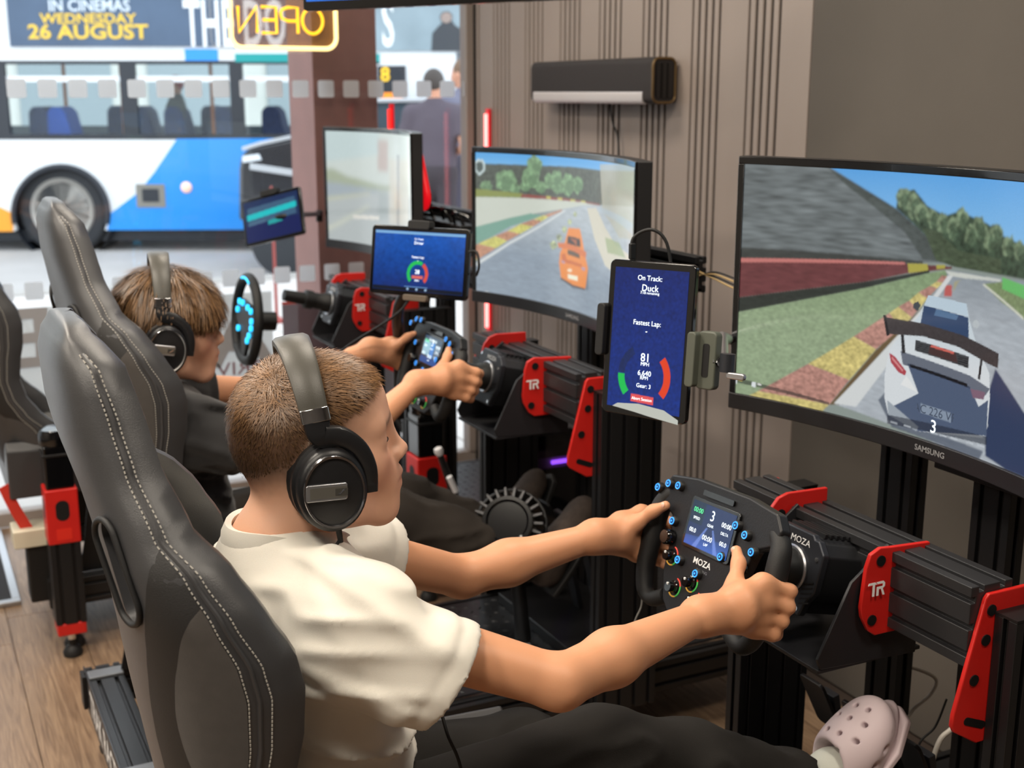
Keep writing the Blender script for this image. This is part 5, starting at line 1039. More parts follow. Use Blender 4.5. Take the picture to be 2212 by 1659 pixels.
    def build(s, name, m, parent, g, colour=None, relax=1, label=None):
        pos, F = s.mesh(g, relax); me = bpy.data.meshes.new(name); me.from_pydata(pos.tolist(), [], F.tolist()); me.materials.append(m)
        me.polygons.foreach_set('use_smooth', [True]*len(me.polygons))
        if colour is not None:
            c = np.ones((len(pos), 4), np.float32); c[:, :3] = colour(pos); me.color_attributes.new('tint', 'FLOAT_COLOR', 'POINT').data.foreach_set('color', c.ravel())
        bm = bmesh.new(); bm.from_mesh(me); bmesh.ops.recalc_face_normals(bm, faces=bm.faces); bm.to_mesh(me); bm.free()
        o = link(bpy.data.objects.new(name, me)); adopt(o, parent, label); return o
skinm = mat('skin', (214, 160, 128), .48, 0, .05, 500, attr='tint', sss=.12, spec=.4)
hairm = mat('hair', (90, 64, 40), .42, attr='tint', spec=.6)
def ss(a, b, x): t = np.clip((x-a)/(b-a), 0, 1); return t*t*(3-2*t)
def head_prims(S, T):
    """a boy's head: x forward, y to his left, z up, about 22 cm from chin to crown; T places it"""
    p = lambda x, y, z: T @ Vector((x, y, z)); R = np.array(T.to_3x3())
    S.ell(p(-.014, 0, .034), (.090, .0735, .082), .02, R); S.ell(p(-.042, 0, .010), (.060, .062, .066), .03, R); S.ell(p(.030, 0, .042), (.056, .059, .058), .03, R)
    S.ell(p(.036, 0, -.03), (.046, .051, .068), .03, R)
    for s in (-1, 1):
        S.ell(p(.046, s*.034, -.024), (.032, .024, .026), .025, R); S.cone(p(-.008, s*.050, -.040), .017, p(.020, s*.041, -.078), .014, .03); S.cone(p(.020, s*.041, -.080), .014, p(.064, s*.014, -.096), .014, .025)
        S.cone(p(.074, s*.010, .024), .010, p(.064, s*.040, .024), .010, .02)
    S.ell(p(.078, 0, -.093), (.019, .024, .019), .022, R); S.ell(p(.081, 0, -.052), (.020, .028, .029), .025, R)
    for s in (-1, 1): S.ell(p(.092, s*.031, .006), (.013, .017, .010), .016, R, op='s')
    for s in (-1, 1): S.ell(p(.0655, s*.031, .004), (.0150, .0175, .0125), .008, R)
    S.cone(p(.083, 0, .018), .0075, p(.102, 0, -.016), .0078, .016); S.ell(p(.1025, 0, -.0195), (.0100, .0090, .0080), .010, R)
    for s in (-1, 1): S.ell(p(.0955, s*.0110, -.0235), (.0090, .0062, .0062), .008, R)
    for s in (-1, 1): S.cone(p(.0980, s*.002, -.0480), .0060, p(.087, s*.020, -.0545), .0038, .007)
    for s in (-1, 1): S.cone(p(.0955, s*.002, -.0625), .0064, p(.086, s*.018, -.0575), .0038, .007)
    S.cone(p(.1052, -.004, -.0553), .0022, p(.096, -.022, -.0570), .0018, .004, op='s'); S.cone(p(.1052, .004, -.0553), .0022, p(.096, .022, -.0570), .0018, .004, op='s')
    for s in (-1, 1): S.ell(p(-.012, s*.074, -.004), (.018, .007, .028), .010, R)
def face_tint(T, base, hairc, buzz=True):
    Ti = np.array(T.inverted()); b = np.array(srgb(base)); hc = np.array(srgb(hairc))
    def f(P):
        L = P@Ti[:3, :3].T+Ti[:3, 3]; x, y, z = L.T; c = np.repeat(b[None], len(P), 0); hd0 = (ss(.19, .13, np.linalg.norm(L-np.array((.02, 0, -.01)), axis=1)))[:, None]; c = c*(1-hd0)+np.array(srgb((224, 174, 146)))*hd0; hd = (np.linalg.norm(L-np.array((0, 0, -.01)), axis=1) < .15)[:, None]
        cheek = np.exp(-(((x-.06)/.03)**2+((np.abs(y)-.035)/.02)**2+((z+.03)/.025)**2))[:, None]*hd; c = c*(1-cheek*.5)+np.array(srgb((212, 128, 104)))*cheek*.5
        lip = np.exp(-(((x-.098)/.010)**2+(y/.016)**2+((z+.0545)/.0085)**2))[:, None]*hd; c = c*(1-lip*.8)+np.array(srgb((190, 104, 92)))*lip*.8
        br = (np.exp(-(((z-.030-.004*np.cos(y*60))/.0042)**2))*((np.abs(y) > .012) & (np.abs(y) < .046) & (x > .05)))[:, None]*hd; c = c*(1-br*.65)+hc*br*.65
        if buzz:
            thr = np.interp(x, [-.1, -.05, 0, .03, .06, .075, .09], [-.045, -.020, .012, .034, .060, .078, .12]); den = ss(-.030, .032, z-thr+.006*(vnoise(L*160)-.5))[:, None]*hd
            c = c*(1-den*.93)+hc*den*.93
        return c
    return f
def strands(name, parent, pts, nrm, flow, length, width, cols, m, seg=3, lift=.35):
    """hair as many fine tapering ribbons"""
    n = len(pts); V = np.zeros((n, (seg+1)*2, 3)); side = np.cross(flow, nrm); side /= np.maximum(np.linalg.norm(side, axis=1), 1e-9)[:, None]; p = pts.copy(); d = nrm*lift+flow*(1-lift); d /= np.linalg.norm(d, axis=1)[:, None]
    for k in range(seg+1):
        w = width*(1-.75*(k/seg)**1.5); V[:, 2*k] = p-side*w[:, None]; V[:, 2*k+1] = p+side*w[:, None]; p = p+d*(length/seg)[:, None]; d = d*.75+flow*.25+nrm*0; d /= np.linalg.norm(d, axis=1)[:, None]
    base = (np.arange(n)*(seg+1)*2)[:, None]; F = np.concatenate([base+np.array([2*k, 2*k+1, 2*k+3, 2*k+2])[None] for k in range(seg)], 0)
    me = bpy.data.meshes.new(name); me.from_pydata(V.reshape(-1, 3).tolist(), [], F.tolist()); me.materials.append(m)
    c = np.ones((n, (seg+1)*2, 4), np.float32); c[..., :3] = cols[:, None, :]; me.color_attributes.new('tint', 'FLOAT_COLOR', 'POINT').data.foreach_set('color', c.ravel())
    me.polygons.foreach_set('use_smooth', [True]*len(me.polygons)); o = link(bpy.data.objects.new(name, me)); o['kind'] = 'stuff'; adopt(o, parent); return o
def scalp(o, T, n, keep, seed=1):
    """points on the skin of o where hair grows, with normals, in head coordinates too"""
    me = o.data; nv = len(me.vertices); P = np.zeros(nv*3); me.vertices.foreach_get('co', P); P = P.reshape(-1, 3); Nn = np.zeros(nv*3); me.vertices.foreach_get('normal', Nn); Nn = Nn.reshape(-1, 3)
    Ti = np.array(T.inverted()); L = P@Ti[:3, :3].T+Ti[:3, 3]; ix = np.where(keep(L))[0]; r = np.random.RandomState(seed); ix = r.choice(ix, n); jit = r.randn(n, 3)*.0013
    return P[ix]+jit-Nn[ix]*.0006, Nn[ix], L[ix], r
def hand_prims(S, fr, side, wrist, off=(0, 0, 0)):
    """hand closed round the grip of a formula wheel; side 1 = right hand"""
    c, r, u, n = fr; q = lambda a, b, h: c + r*(side*(a+off[0])) + u*(b+off[1]) + n*(h+off[2])
    us = (.033, .0125, -.008, -.027); fl = (1.0, 1.05, 1.0, .86)
    for i in range(4):
        k = fl[i]; mc = q(.168-.004*abs(i-1), us[i], .016-.003*i); pi_ = q(.1735-.003*abs(i-1), us[i]-.003, .016-.044*k); di = q(.157, us[i]-.005, -.040*k-.004); ti = q(.134, us[i]-.006, -.036*k)
        S.chain([(mc, .0108), (pi_, .0100), (di, .0088), (ti, .0076)], .007); S.cone(wrist, .017, mc, .0116, .020)
    pc_ = q(.166, .0, .045); S.ell(pc_, (.017, .030, .030), .02)
    tb = q(.150, -.010, .062); t1 = q(.138, .022, .040); t2 = q(.122, .046, .028); t3 = q(.104, .060, .0215)
    S.cone(wrist, .016, tb, .0145, .02); S.chain([(tb, .0140), (t1, .0112), (t2, .0092), (t3, .0076)], .010)
def nails(fr, side, parent, off=(0, 0, 0)):
    c, r, u, n = fr; q = lambda a, b, h: c + r*(side*(a+off[0])) + u*(b+off[1]) + n*(h+off[2])
    a = q(.104, .060, .0215); MB().lathe([(0, .0012), (.0035, .0008), (.0048, -.0006)], a + n*.0070, n, 12, up=u).build('thumbnail', mat('nail', (226, 176, 156), .3), parent, smooth=True)
def headphones(T, label, cableto, wide=0.0, back=0.0):
    p = lambda x, y, z: T @ Vector((x, y, z)); R3 = T.to_3x3(); dv = lambda x, y, z: (R3 @ Vector((x, y, z))).normalized()
    t = thing('headphones', label, 'headphones', p(-.02, 0, .1), 'over-ear headphones')
    # padded band
    def bandpath(ang): a = math.radians(ang); return Vector((-.012-back-.012*math.cos(a), (.0905+wide*.35)*math.sin(a), .032+(.1000+wide)*math.cos(a)))
    rings = []
    for i in range(37):
        ang = -78+156*i/36; c = bandpath(ang); tn = (bandpath(ang+1)-bandpath(ang-1)).normalized(); fx = Vector((1, 0, .1)).normalized(); o_ = fx.cross(tn); o_ = o_ if o_.dot(c-Vector((0, 0, .03))) > 0 else -o_
        w = .0215-.0055*abs(ang)/78; th = .0065-.0012*abs(ang)/78; rings.append([T @ (c + fx*(w*x_) + o_*(th*z_)) for x_, z_ in ((-1, -.6), (-.85, -1), (0, -1), (.85, -1), (1, -.6), (1, .5), (.8, .92), (0, 1.1), (-.8, .92), (-1, .5))])
    MB().loft(rings).build('headband', mat('band_leatherette', (70, 68, 62), .42, 0, .1, 900), t, smooth=True)
    for s in (-1, 1):
        cl_ = []
        for ang in (70, 79):
            c = bandpath(s*ang); tn = (bandpath(s*ang+1)-bandpath(s*ang-1)).normalized(); fx = Vector((1, 0, .1)).normalized(); o_ = fx.cross(tn)
            cl_.append([T @ (c + fx*(.0172*x_) + o_*(.0072*z_)) for x_, z_ in ((-1, -.8), (-.9, -1), (.9, -1), (1, -.8), (1, .8), (.9, 1), (-.9, 1), (-1, .8))])
        MB().loft(cl_).build('band_clip', 'chrome', t, bevel=.0012)
        # yoke from the clip down round the front of the cup
        cc = Vector((-.003-back, s*(.090+wide*.35), -.030)); e = dv(.10, s*1.0, -.02)
        b0 = bandpath(s*78); yk = [b0, b0 + Vector((.004, s*.004, -.018)), cc + Vector((.016, s*.004, .062)), cc + Vector((.036, s*.004, .046)), cc + Vector((.047, s*.003, .020)), cc + Vector((.048, s*.001, -.010))]
        yk = bez([T @ q for q in yk], 30); rg = []
        for j, q in enumerate(yk):
            tn = (yk[min(j+1, len(yk)-1)]-yk[max(j-1, 0)]).normalized(); sd = tn.cross(e).normalized(); f_ = j/(len(yk)-1); w = .016-.0085*f_**.7
            rg.append([q + sd*(w*x_) + e*(.0065*z_) for x_, z_ in ((-1, -.7), (-.8, -1), (.8, -1), (1, -.7), (1, .7), (.8, 1), (-.8, 1), (-1, .7))])
        MB().loft(rg).build('yoke', mat('yoke_black', (26, 26, 28), .36), t, smooth=True)
        o_ = T @ cc; up = dv(-.10, 0, 1)
        cup = MB().lathe([(.02, -.020), (.040, -.022), (.0455, -.014), (.0455, -.006), (.0425, -.004), (.0425, .004), (.0435, .010), (.041, .016), (.0355, .0185)], o_, e, 40, up, .98, 1.20).build('ear_cup', mat('cup_black', (24, 24, 26), .4, bump=.05, bscale=600), t, smooth=True)
        MB().lathe([(.0, .0165), (.030, .0168), (.0345, .0180), (.0345, .015)], o_, e, 40, up, .98, 1.20).build('cover_disc', mat('disc_black', (18, 18, 20), .3), cup, smooth=True)
        MB().lathe([(.0340, .017), (.0350, .0205), (.0372, .0208), (.0384, .018), (.038, .014)], o_, e, 44, up, .98, 1.20).build('chrome_ring', 'chrome', cup, smooth=True)
        f = up.cross(e).normalized(); f = f if f.dot(dv(1, 0, 0)) > 0 else -f; u3 = up; up = (up + f*.16).normalized(); f = (f - u3*.16).normalized()
        bd = MB().prism(rrect(.050, .0205, .003), o_ + e*.0172 - f*.010 + up*.001, f, up, e*.0046).build('badge', 'silver', cup, bevel=.0012)
        MB().prism(rrect(.044, .0135, .001), o_ + e*.0219 - f*.008 + up*.001, f, up, e*.0003).build('badge_face', mat('brushed_badge', (150, 148, 140), .3, .8), bd)
        lg = o_ + e*.0223 + f*.0075 + up*.001; MB().prism([(-.0075, -.0042), (.0075, -.0042), (.0075, .0042), (-.0075, .0042)], lg, f, up, e*.0003).build('emblem', mat('emblem_dark', (62, 60, 56), .4), bd)
        MB().prism([(-.0052, -.0030), (-.0022, -.0030), (.0052, .0030), (.0022, .0030)], lg + e*.0003, f, up, e*.0003).build('emblem_stroke', 'chrome', bd)
        up = u3
        MB().lathe([(.024, -.022), (.041, -.022), (.046, -.030), (.043, -.040), (.030, -.042), (.022, -.034)], o_, e, 32, up, .98, 1.20).build('ear_cushion', 'softblack', t, smooth=True)
        if s < 0 and cableto is not None:
            st_ = o_ - up*.050 + e*.006; MB().cyl(st_ + up*.004, st_ - up*.018, .0042, .0032, 12).build('cable_boot', 'groove', t, smooth=True)
            MB().tube(bez([st_ - up*.014] + cableto, 20), .0021, 8).build('headphone_cable', 'softblack', t, smooth=True)
    return t
def eyes(T, parent):
    for s in (-1, 1):
        c = T @ Vector((.0705, s*.031, .0035)); R3 = T.to_3x3()
        e_ = MB().lathe([(0, .0098)] + [(.0098*math.sin(a*.2), .0098*math.cos(a*.2)) for a in range(1, 15)], c, R3 @ Vector((1, s*.15, 0)), 20).build('eye', mat('eye_white', (226, 220, 214), .15), parent, smooth=True)
        MB().lathe([(0, .01005), (.0024, .00975), (.0046, .0088)], c, R3 @ Vector((1, s*.1, 0)), 16).build('iris', mat('iris', (70, 84, 88), .15), e_, smooth=True)
        MB().tube([T @ Vector((.0700+.0118*math.cos(a)*.97, s*.031+.0132*math.sin(a), .0058-.0030*abs(math.sin(a)))) for a in [-1.15+.23*i for i in range(11)]], .0011, 5).build('eyelash', mat('lash', (44, 32, 26), .6), parent)
# ------------------------------------------------------------------ the boy in white
def rot(pitch=0, yaw=0, roll=0): return Matrix.Rotation(yaw, 4, 'Z') @ Matrix.Rotation(pitch, 4, 'Y') @ Matrix.Rotation(roll, 4, 'X')
T1 = Matrix.Translation((.447, 1.45, 1.132)) @ rot(-.03, -.14)
boy = thing('person', 'boy in a white T-shirt and black trousers driving the nearest rig, hands on the wheel', 'person', (.5, 1.45, .52))
neck1 = Vector((.385, 1.45, 1.0)); shR, shL = Vector((.435, 1.295, .955)), Vector((.455, 1.605, .955)); elR, elL = Vector((.655, 1.20, .874)), Vector((.735, 1.665, .826))
def wrist_at(fr, s, a=.155, b=-.020, h=.100): c, r, u, n = fr; return c + r*(s*a) + u*b + n*h
HO, HL = (-.012, -.030, .016), (0, -.014, .0)
wrR, wrL = wrist_at(W1, 1, .150, -.052, .120), wrist_at(W1, -1, .152, -.026, .10)
S = Body(); head_prims(S, T1)
S.cone(T1 @ Vector((-.024, 0, -.05)), .050, neck1 + Vector((.0, 0, .0)), .050, .03); S.cone(neck1, .05, (.40, 1.45, .90), .085, .04)
for sh, el, wr in ((shR, elR, wrR), (shL, elL, wrL)):
    S.cone(neck1 + Vector((.01, 0, -.03)), .04, sh, .040, .03); S.cone(sh, .040, el, .0315, .015); mid = el.lerp(wr, .35); S.cone(el, .0315, mid, .0335, .015); S.cone(mid, .0335, wr, .0215, .02)
hand_prims(S, W1, 1, wrR, HO); hand_prims(S, W1, -1, wrL, HL)
body1 = S.build('body', skinm, boy, .0029, face_tint(T1, (208, 150, 113), (74, 52, 36)), 2)
eyes(T1, boy)
nails(W1, 1, boy, HO); nails(W1, -1, boy, HL)
def kp1(L): x, y, z = L.T; return (z > np.interp(x, [-.1, -.05, 0, .03, .06, .075, .09], [-.030, -.004, .030, .052, .073, .084, .12])) & (np.linalg.norm(L, axis=1) < .16)
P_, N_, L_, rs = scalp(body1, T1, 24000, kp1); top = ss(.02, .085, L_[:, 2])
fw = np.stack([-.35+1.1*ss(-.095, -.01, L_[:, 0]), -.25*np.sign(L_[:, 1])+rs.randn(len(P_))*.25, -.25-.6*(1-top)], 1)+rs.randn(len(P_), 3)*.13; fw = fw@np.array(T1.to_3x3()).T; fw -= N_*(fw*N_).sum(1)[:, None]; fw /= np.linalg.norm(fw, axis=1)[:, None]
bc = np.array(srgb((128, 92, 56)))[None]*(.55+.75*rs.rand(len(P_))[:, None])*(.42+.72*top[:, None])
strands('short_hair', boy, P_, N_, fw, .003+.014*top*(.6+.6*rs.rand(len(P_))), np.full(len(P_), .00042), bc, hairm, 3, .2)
# white T-shirt: wide sleeves cut off above the elbow, folds from the armpits
S = Body(); slR, slL = Vector((.530, 1.238, .892)), shL.lerp(elL, .50); ctR = Vector((.78, -.30, -.55)).normalized(); ctL = (slL-shL).normalized()
S.ell((.405, 1.45, .875), (.112, .158, .155), .03); S.ell((.425, 1.45, .72), (.118, .150, .15), .06); S.ell((.43, 1.45, .60), (.12, .155, .10), .05)
for sh, sl in ((shR, slR), (shL, slL)):
    S.cone(neck1 + Vector((.005, (sh.y-1.45)*.3, -.022)), .048, sh, .060, .045); S.cone(sh + Vector((-.01, 0, -.01)), .062, sl, .070 if sh is shR else .064, .035, cut=ctR if sh is shR else ctL)
S.cone(neck1 + Vector((-.008, 0, -.004)), .058, neck1 + Vector((.0, 0, -.06)), .08, .04)
for sh, sl, el in ((shR, slR, elR), (shL, slL, elL)): d = (el-sh).normalized(); S.cone(sl + d*.030, .053 if sh is shR else .050, sl + d*.14, .060 if sh is shR else .056, .004, op='s')
S.cone(neck1 + Vector((.002, 0, .03)), .052, T1 @ Vector((-.024, 0, -.03)), .060, .006, op='s')
HEMS = [(slR, ctR), (slL, (slL-shL).normalized())]; NK = [neck1]
def folds1(P):
    fade = ss(.055, .12, np.linalg.norm(P-_v(NK[0]), axis=-1))
    for h_, d_ in HEMS: fade = fade*np.maximum(ss(.0, .05, np.abs((P-_v(h_))@_v(d_))), ss(.09, .11, np.linalg.norm(P-_v(h_), axis=-1)))
    q = vnoise(P@np.array([[7, 0, 9], [2, 6, -4], [9, 3, 24.]])*1.0); f = np.exp(-((q-.5)/.13)**2); q2 = vnoise(P*np.array([26, 9, 30.])+7); q3 = vnoise(P@np.array([[6, 3, 2], [10, 4, -7], [22, -6, 5.]])*1.0+5); groove = 0
    for h_, d_ in HEMS: groove = groove + np.exp(-((((P-_v(h_))@_v(d_))+.024)/.0045)**2)*ss(.12, .10, np.linalg.norm(P-_v(h_), axis=-1))
    return -.0022*groove+fade*(.010*f+.009*(q2-.5)+.007*np.exp(-((q3-.5)/.13)**2))
S.disp = folds1
shirtm = mat('white_cotton', (222, 217, 206), .85, 0, .18, 1400, sheen=.15, sss=.03)
sh1 = S.build('t_shirt', shirtm, boy, .0048, None, 1)
# sleeve hems and collar
for sh, sl in ((shR, slR), (shL, slL)):
    d = (sl-sh).normalized(); a = d.cross(Vector((0, 0, 1))).normalized(); b = d.cross(a)
    pass
cr_ = []
for i in range(41):
    w = 2*math.pi*i/40; f = .5+.5*math.cos(w); c = neck1 + Vector((.010+.067*math.cos(w), .064*math.sin(w), .028-.052*f*f+.006*math.sin(w)**2)); o_ = Vector((math.cos(w), math.sin(w), .25)).normalized(); up = Vector((-.25*math.cos(w), -.25*math.sin(w), 1)).normalized()
    cr_.append([c + o_*a*.005 + up*b*.013 for a, b in ((-1, -1), (1, -1), (1.3, 0), (.8, 1), (-.8, 1), (-1.2, 0))])
MB().loft(cr_, False, False).build('collar', shirtm, sh1, smooth=True)
# trousers
S = Body(); trm = mat('black_joggers', (38, 36, 34), .95, 0, .2, 900, spec=.25)
S.ell((.44, 1.45, .60), (.13, .155, .10), .03)
for y0_, y1_, kn, an in ((1.375, 1.335, Vector((.79, 1.325, .683)), Vector((1.150, 1.345, .537))), (1.53, 1.575, Vector((.79, 1.56, .56)), Vector((1.08, 1.55, .37)))):
    S.cone((.46, y0_, .60), .082, kn, .060, .04); S.cone(kn, .060, kn.lerp(an, .4), .058, .03); S.cone(kn.lerp(an, .4), .056, an, .042, .03, cut=True)
def folds2(P): q = vnoise(P*np.array([14, 10, 16.])); return .006*(q-.5)+.006*np.exp(-((vnoise(P*np.array([9, 20, 28.])+3)-.5)/.12)**2)
S.disp = folds2; S.build('trousers', trm, boy, .0075, None, 1)
# socks and clogs: foot pressed on the pedal, toes up
clogm = mat('pale_clog', (214, 196, 200), .55, bump=.05, bscale=500); sockm = mat('white_sock', (214, 216, 206), .9, 0, .3, 900)
def clog(an, fdir, label):
    fx = Vector(fdir).normalized(); fy = Vector((0, 1, 0)); fz = fx.cross(fy).normalized(); fz = fz if fz.x < 0 else -fz
    heel = an + Vector((.045, 0, -.075)); q = lambda a, b, h: heel + fx*a + fy*b + fz*h; R = np.array([list(fx), list(fy), list(fz)]).T
    S = Body(); S.ell(q(.165, 0, .030), (.062, .050, .036), .02, R); S.ell(q(.115, 0, .040), (.060, .045, .044), .03, R); S.ell(q(.03, 0, .022), (.045, .038, .030), .03, R); S.ell(q(.11, 0, .004), (.125, .047, .018), .012, R)
    S.cone(q(.10, 0, .055), .034, q(.045, 0, .13), .045, .012, op='s'); S.ell(q(.11, 0, -.022), (.16, .08, .017), .004, R, op='s')
    holes = [(.200, -.008, .05), (.196, .014, .05), (.178, -.022, .06), (.174, .002, .06), (.170, .026, .06), (.150, -.030, .06), (.146, -.006, .07), (.142, .018, .07), (.122, -.018, .08), (.120, .008, .08)]
    for a, b, h in holes: S.cone(q(a, b, h+.03), .0042, q(a, b, .02), .0042, .002, op='s')
    for a in (.135, .165, .195): 
        for s in (-1, 1): S.ell(q(a, s*.052, .022), (.008, .012, .006), .003, R, op='s')
    o = S.build('clog', clogm, boy, .0023, None, 1, label)
    MB().prism([(-.01, -.03), (.06, -.044), (.17, -.050), (.222, -.03), (.235, 0), (.222, .03), (.17, .050), (.06, .044), (-.01, .03)], q(0, 0, -.016), fx, fy, fz*.014).build('sole', clogm, o, bevel=.005)
    S = Body(); S.cone(an + Vector((-.02, 0, .012)), .040, an + Vector((.018, 0, -.008)), .038, .02); S.cone(an + Vector((.018, 0, -.008)), .037, q(.09, 0, .035), .034, .02); S.cone(q(.03, 0, .03), .032, q(.09, 0, .035), .034, .02)
    S.build('sock', sockm, boy, .004, None, 1)
clog(Vector((1.138, 1.345, .520)), (.62, -.05, .78), 'pale lilac clog with round vent holes'); clog(Vector((1.08, 1.55, .37)), (.93, 0, .36), 'pale lilac clog with round vent holes')
headphones(T1, 'black over-ear headphones with a chrome ring on the boy in white', [T1 @ Vector((-.012, -.088, -.125)), Vector((.455, 1.372, .985)), Vector((.470, 1.385, .955))])
cable([at(955, 1545, Y=1.30), at(968, 1590, Y=1.28), at(990, 1640, Y=1.27), at(1010, 1720, Y=1.26)], .0022, M['softblack'], 'thin black cable in the lap of the boy in white')
# ------------------------------------------------------------------ the boy in black
T2 = Matrix.Translation((.502, 2.64, 1.076)) @ rot(.13, -.12)
boy2 = thing('person', 'boy with a brown mop of hair in a black T-shirt driving the middle rig', 'person', (.58, 2.64, .5))
neck2 = Vector((.435, 2.64, .945)); shR, shL = Vector((.485, 2.475, .895)), Vector((.50, 2.805, .905)); elR, elL = Vector((.77, 2.395, .815)), Vector((.78, 2.85, .86))
wrR, wrL = wrist_at(W2, 1, .158, -.024, .10), wrist_at(W2, -1, .152, -.004, .10)
S = Body(); head_prims(S, T2); S.cone(T2 @ Vector((-.024, 0, -.05)), .046, neck2, .048, .03); S.cone(neck2, .05, (.45, 2.64, .85), .085, .04)
for sh, el, wr in ((shR, elR, wrR), (shL, elL, wrL)):
    S.cone(neck2 + Vector((.01, 0, -.03)), .04, sh, .040, .03); S.cone(sh, .040, el, .033, .02); mid = el.lerp(wr, .35); S.cone(el, .033, mid, .034, .02); S.cone(mid, .034, wr, .021, .02)
hand_prims(S, W2, 1, wrR); hand_prims(S, W2, -1, wrL)
body2 = S.build('body', skinm, boy2, .0034, face_tint(T2, (206, 148, 112), (84, 62, 42), False), 2)
eyes(T2, boy2)
S = Body(); p = lambda x, y, z: T2 @ Vector((x, y, z)); R = np.array(T2.to_3x3())
S.ell(p(-.016, 0, .040), (.102, .090, .090), .02, R); S.ell(p(-.045, 0, .004), (.070, .078, .082), .03, R); S.ell(p(.045, 0, .050), (.052, .070, .052), .03, R); S.cone(p(.075, -.045, .040), .018, p(.080, .045, .040), .018, .03)
S.ell(p(.060, 0, -.045), (.075, .12, .065), .012, R, op='s'); S.cone(p(-.05, -.2, -.13), .055, p(-.05, .2, -.13), .055, .01, op='s')
S.disp = lambda P: .006*(vnoise(P*np.array([70, 70, 16.]))-.5)
def cap2(P): k_ = vnoise(P*np.array([120, 120, 14.])); return np.array(srgb((92, 66, 42)))[None]*(.5+1.0*k_[:, None])
hair2 = S.build('hair', hairm, boy2, .0034, cap2, 1)
P_, N_, L_, rs = scalp(hair2, T2, 9000, lambda L: L[:, 2] > -.05, 3)
crown = np.array((-.035, 0, .12)); fw = L_-crown; fw[:, 2] = -.35-np.maximum(0, .12-L_[:, 2])*9; fw += rs.randn(len(P_), 3)*.035; fw = fw@np.array(T2.to_3x3()).T; fw -= N_*(fw*N_).sum(1)[:, None]; fw /= np.maximum(np.linalg.norm(fw, axis=1), 1e-6)[:, None]
low = np.clip((L_[:, 2]+.05)/.10, .12, 1); bc = np.array(srgb((124, 92, 60)))[None]*(.40+1.05*rs.rand(len(P_))[:, None]**1.3)
strands('hair_strands', hair2, P_+N_*.001, N_, fw, .040*low*(.7+.5*rs.rand(len(P_))), np.full(len(P_), .0011), bc, hairm, 4, .10)
S = Body(); slR, slL = shR.lerp(elR, .52), shL.lerp(elL, .42); HEMS[:] = [(slR, (slR-shR).normalized()), (slL, (slL-shL).normalized())]; NK[0] = neck2; S.ell((.47, 2.64, .82), (.105, .155, .15), .03); S.ell((.49, 2.64, .68), (.115, .150, .15), .06); S.ell((.50, 2.64, .57), (.12, .15, .09), .05)
for sh, sl in ((shR, slR), (shL, slL)):
    S.cone(neck2 + Vector((.005, (sh.y-2.64)*.3, -.022)), .046, sh, .058, .045); S.cone(sh + Vector((-.01, 0, -.01)), .060, sl, .060, .05, cut=True); d = (sl-sh).normalized(); S.cone(sl - d*.02, .050, sl + d*.12, .054, .004, op='s')
S.cone(neck2 + Vector((-.012, 0, .012)), .054, neck2 + Vector((0, 0, -.06)), .08, .04); S.cone(neck2 + Vector((.002, 0, .03)), .050, T2 @ Vector((-.024, 0, -.03)), .058, .006, op='s'); S.disp = folds1
S.build('t_shirt', mat('black_cotton', (28, 27, 28), .9, 0, .2, 1200, sheen=.2), boy2, .006, None, 1)
S = Body(); S.ell((.50, 2.64, .56), (.13, .155, .10), .03)
for y0_, kn, an in ((2.56, Vector((.93, 2.515, .622)), Vector((1.29, 2.50, .47))), (2.72, Vector((.93, 2.76, .630)), Vector((1.29, 2.75, .47)))):
    S.cone((.52, y0_, .56), .085, kn, .066, .04); S.cone(kn, .066, kn.lerp(an, .4), .066, .03); S.cone(kn.lerp(an, .4), .064, an, .052, .03, cut=True)
S.disp = folds2; S.build('trousers', mat('brown_black_trousers', (52, 47, 43), .95, 0, .2, 900, spec=.2), boy2, .008, None, 1)
for an in (Vector((1.29, 2.50, .47)), Vector((1.29, 2.75, .47))):
    fx = Vector((.55, 0, .83)).normalized(); fy = Vector((0, 1, 0)); fz = fx.cross(fy); fz = fz if fz.x < 0 else -fz; h_ = an + Vector((.05, 0, -.075)); q = lambda a, b, h: h_ + fx*a + fy*b + fz*h; R = np.array([list(fx), list(fy), list(fz)]).T
    S = Body(); S.ell(q(.17, 0, .03), (.062, .046, .034), .02, R); S.ell(q(.10, 0, .04), (.06, .042, .045), .03, R); S.ell(q(.03, 0, .04), (.045, .038, .05), .03, R); S.cone(q(.06, 0, .05), .036, an, .04, .02); S.ell(q(.11, 0, -.022), (.16, .08, .017), .004, R, op='s')
    o = S.build('shoe', mat('brown_shoe', (62, 52, 46), .85, 0, .3, 300, var=.2, vscale=60), boy2, .005, None, 1)
    MB().prism([(-.02, -.03), (.06, -.042), (.17, -.048), (.222, -.03), (.237, 0), (.222, .03), (.17, .048), (.06, .042), (-.02, .03)], q(0, 0, -.014), fx, fy, fz*.014).build('sole', 'softblack', o, bevel=.004)
headphones(T2, 'black over-ear headphones with a chrome ring on the boy with the brown mop', None, .018, .012)
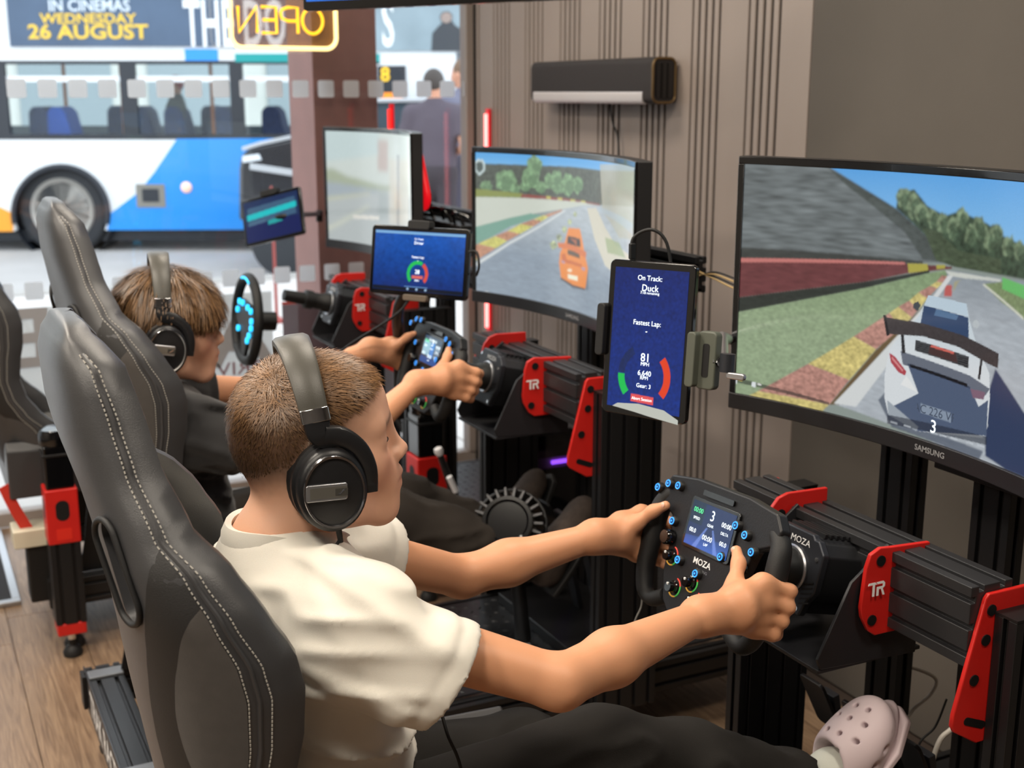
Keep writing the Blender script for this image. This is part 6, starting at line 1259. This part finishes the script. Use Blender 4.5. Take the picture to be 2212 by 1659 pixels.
# ------------------------------------------------------------------ people in the street
def passer(loc, face, label, shirt, trousers, hairc, H=1.78, arm='down', g=.012):
    t = thing('person', label, 'person', loc, 'people in the street'); k = H/1.78; fx = Vector((math.cos(face), math.sin(face), 0)); fy = Vector((-fx.y, fx.x, 0)); q = lambda x, y, z: Vector(loc) + fx*(x*k) + fy*(y*k) + Vector((0, 0, z*k)); R = np.array([list(fx), list(fy), [0, 0, 1]]).T
    S = Body(); S.ell(q(0, 0, 1.66), (.098*k, .078*k, .115*k), .02, R); S.ell(q(.06, 0, 1.61), (.045, .05, .07), .03, R); S.cone(q(.10, 0, 1.65), .012, q(.112, 0, 1.625), .014, .02); S.cone(q(-.01, 0, 1.60), .055, q(-.02, 0, 1.44), .06, .03); S.cone(q(-.01, -.16, 1.43), .06, q(-.01, .16, 1.43), .06, .04)
    for s in (-1, 1):
        S.ell(q(-.01, s*.08, 1.65), (.02, .012, .032), .01, R)
        el = q(-.04, s*.30, 1.13); wr = q(.16, s*.12, 1.10) if arm == 'folded' else q(.06, s*.32, .87)
        S.cone(q(0, s*.21, 1.41), .050, el, .042, .03); S.cone(el, .042, wr, .029, .03); d = (wr-el).normalized(); S.ell(wr + d*.06, (.035, .03, .045), .03)
        for f in range(4): S.cone(wr + d*.07, .012, wr + d*.135 + Vector((0, 0, .018*(f-1.5))), .008, .008)
    b_ = S.build('body', skinm, t, g*.8, lambda P: np.repeat(np.array(srgb((206, 150, 124)))[None], len(P), 0), 1)
    S = Body(); S.ell(q(-.018, 0, 1.685), (.102*k, .086*k, .106*k), .02, R); S.ell(q(.10, 0, 1.60), (.07, .12, .10), .02, R, op='s'); S.ell(q(0, 0, 1.50), (.2, .2, .09), .02, R, op='s'); S.build('hair', mat('hair_%d' % hairc[0], hairc, .6, bump=.4, bscale=120), t, g*.7, None, 1)
    S = Body(); S.ell(q(0, 0, 1.26), (.14*k, .205*k, .25*k), .04, R); S.ell(q(0, 0, 1.02), (.135*k, .19*k, .16*k), .08, R); S.cone(q(-.02, 0, 1.50), .07, q(-.01, 0, 1.40), .10, .05)
    for s in (-1, 1): S.cone(q(-.015, s*.05, 1.455), .07, q(0, s*.21, 1.41), .075, .05); S.cone(q(0, s*.21, 1.41), .075, q(-.022, s*.262, 1.24), .078, .05, cut=True)
    S.disp = lambda P: .012*(vnoise(P*9)-.5); S.build('t_shirt', shirt, t, g, None, 1)
    S = Body(); S.ell(q(0, 0, .94), (.14*k, .185*k, .13*k), .04, R)
    for s in (-1, 1): S.cone(q(0, s*.095, .90), .095*k, q(.01, s*.10, .48), .07*k, .05); S.cone(q(.01, s*.10, .48), .07*k, q(-.01, s*.10, .06), .055*k, .04)
    S.build('trousers', trousers, t, g, None, 1)
    for s in (-1, 1): S = Body(); S.ell(q(.05, s*.10, .045), (.135, .05, .05), .02, R); S.build('shoe', mat('street_shoe', (50, 46, 46), .7), t, g*.8, None, 1)
    return t
def street(px, D): p = at(px, 330, D=D); return (p.x, p.y, 0.0)
passer(street(941, 10.4), math.radians(42), 'man in a plum T-shirt seen from behind on the pavement', mat('plum_cotton', (82, 74, 84), .9), mat('dark_trousers', (56, 50, 56), .9), (58, 50, 46), 1.74, 'folded')
passer(street(1001, 11.0), math.radians(120), 'passer-by in a grey-blue top half hidden beyond the man in plum', mat('greyblue_cotton', (104, 104, 122), .9), mat('grey_trousers', (74, 72, 86), .9), (110, 84, 64), 1.84, 'down')
p = bp(322, 250); passer((p.x + CFW.x*1.1, p.y + CFW.y*1.1, zz(300) - .95), math.radians(170), 'bus passenger with a reddish cap seated behind the bus window', mat('passenger_coat', (104, 104, 100), .9), MATS['dark_trousers'], (168, 70, 66), 1.62, 'down', .02)
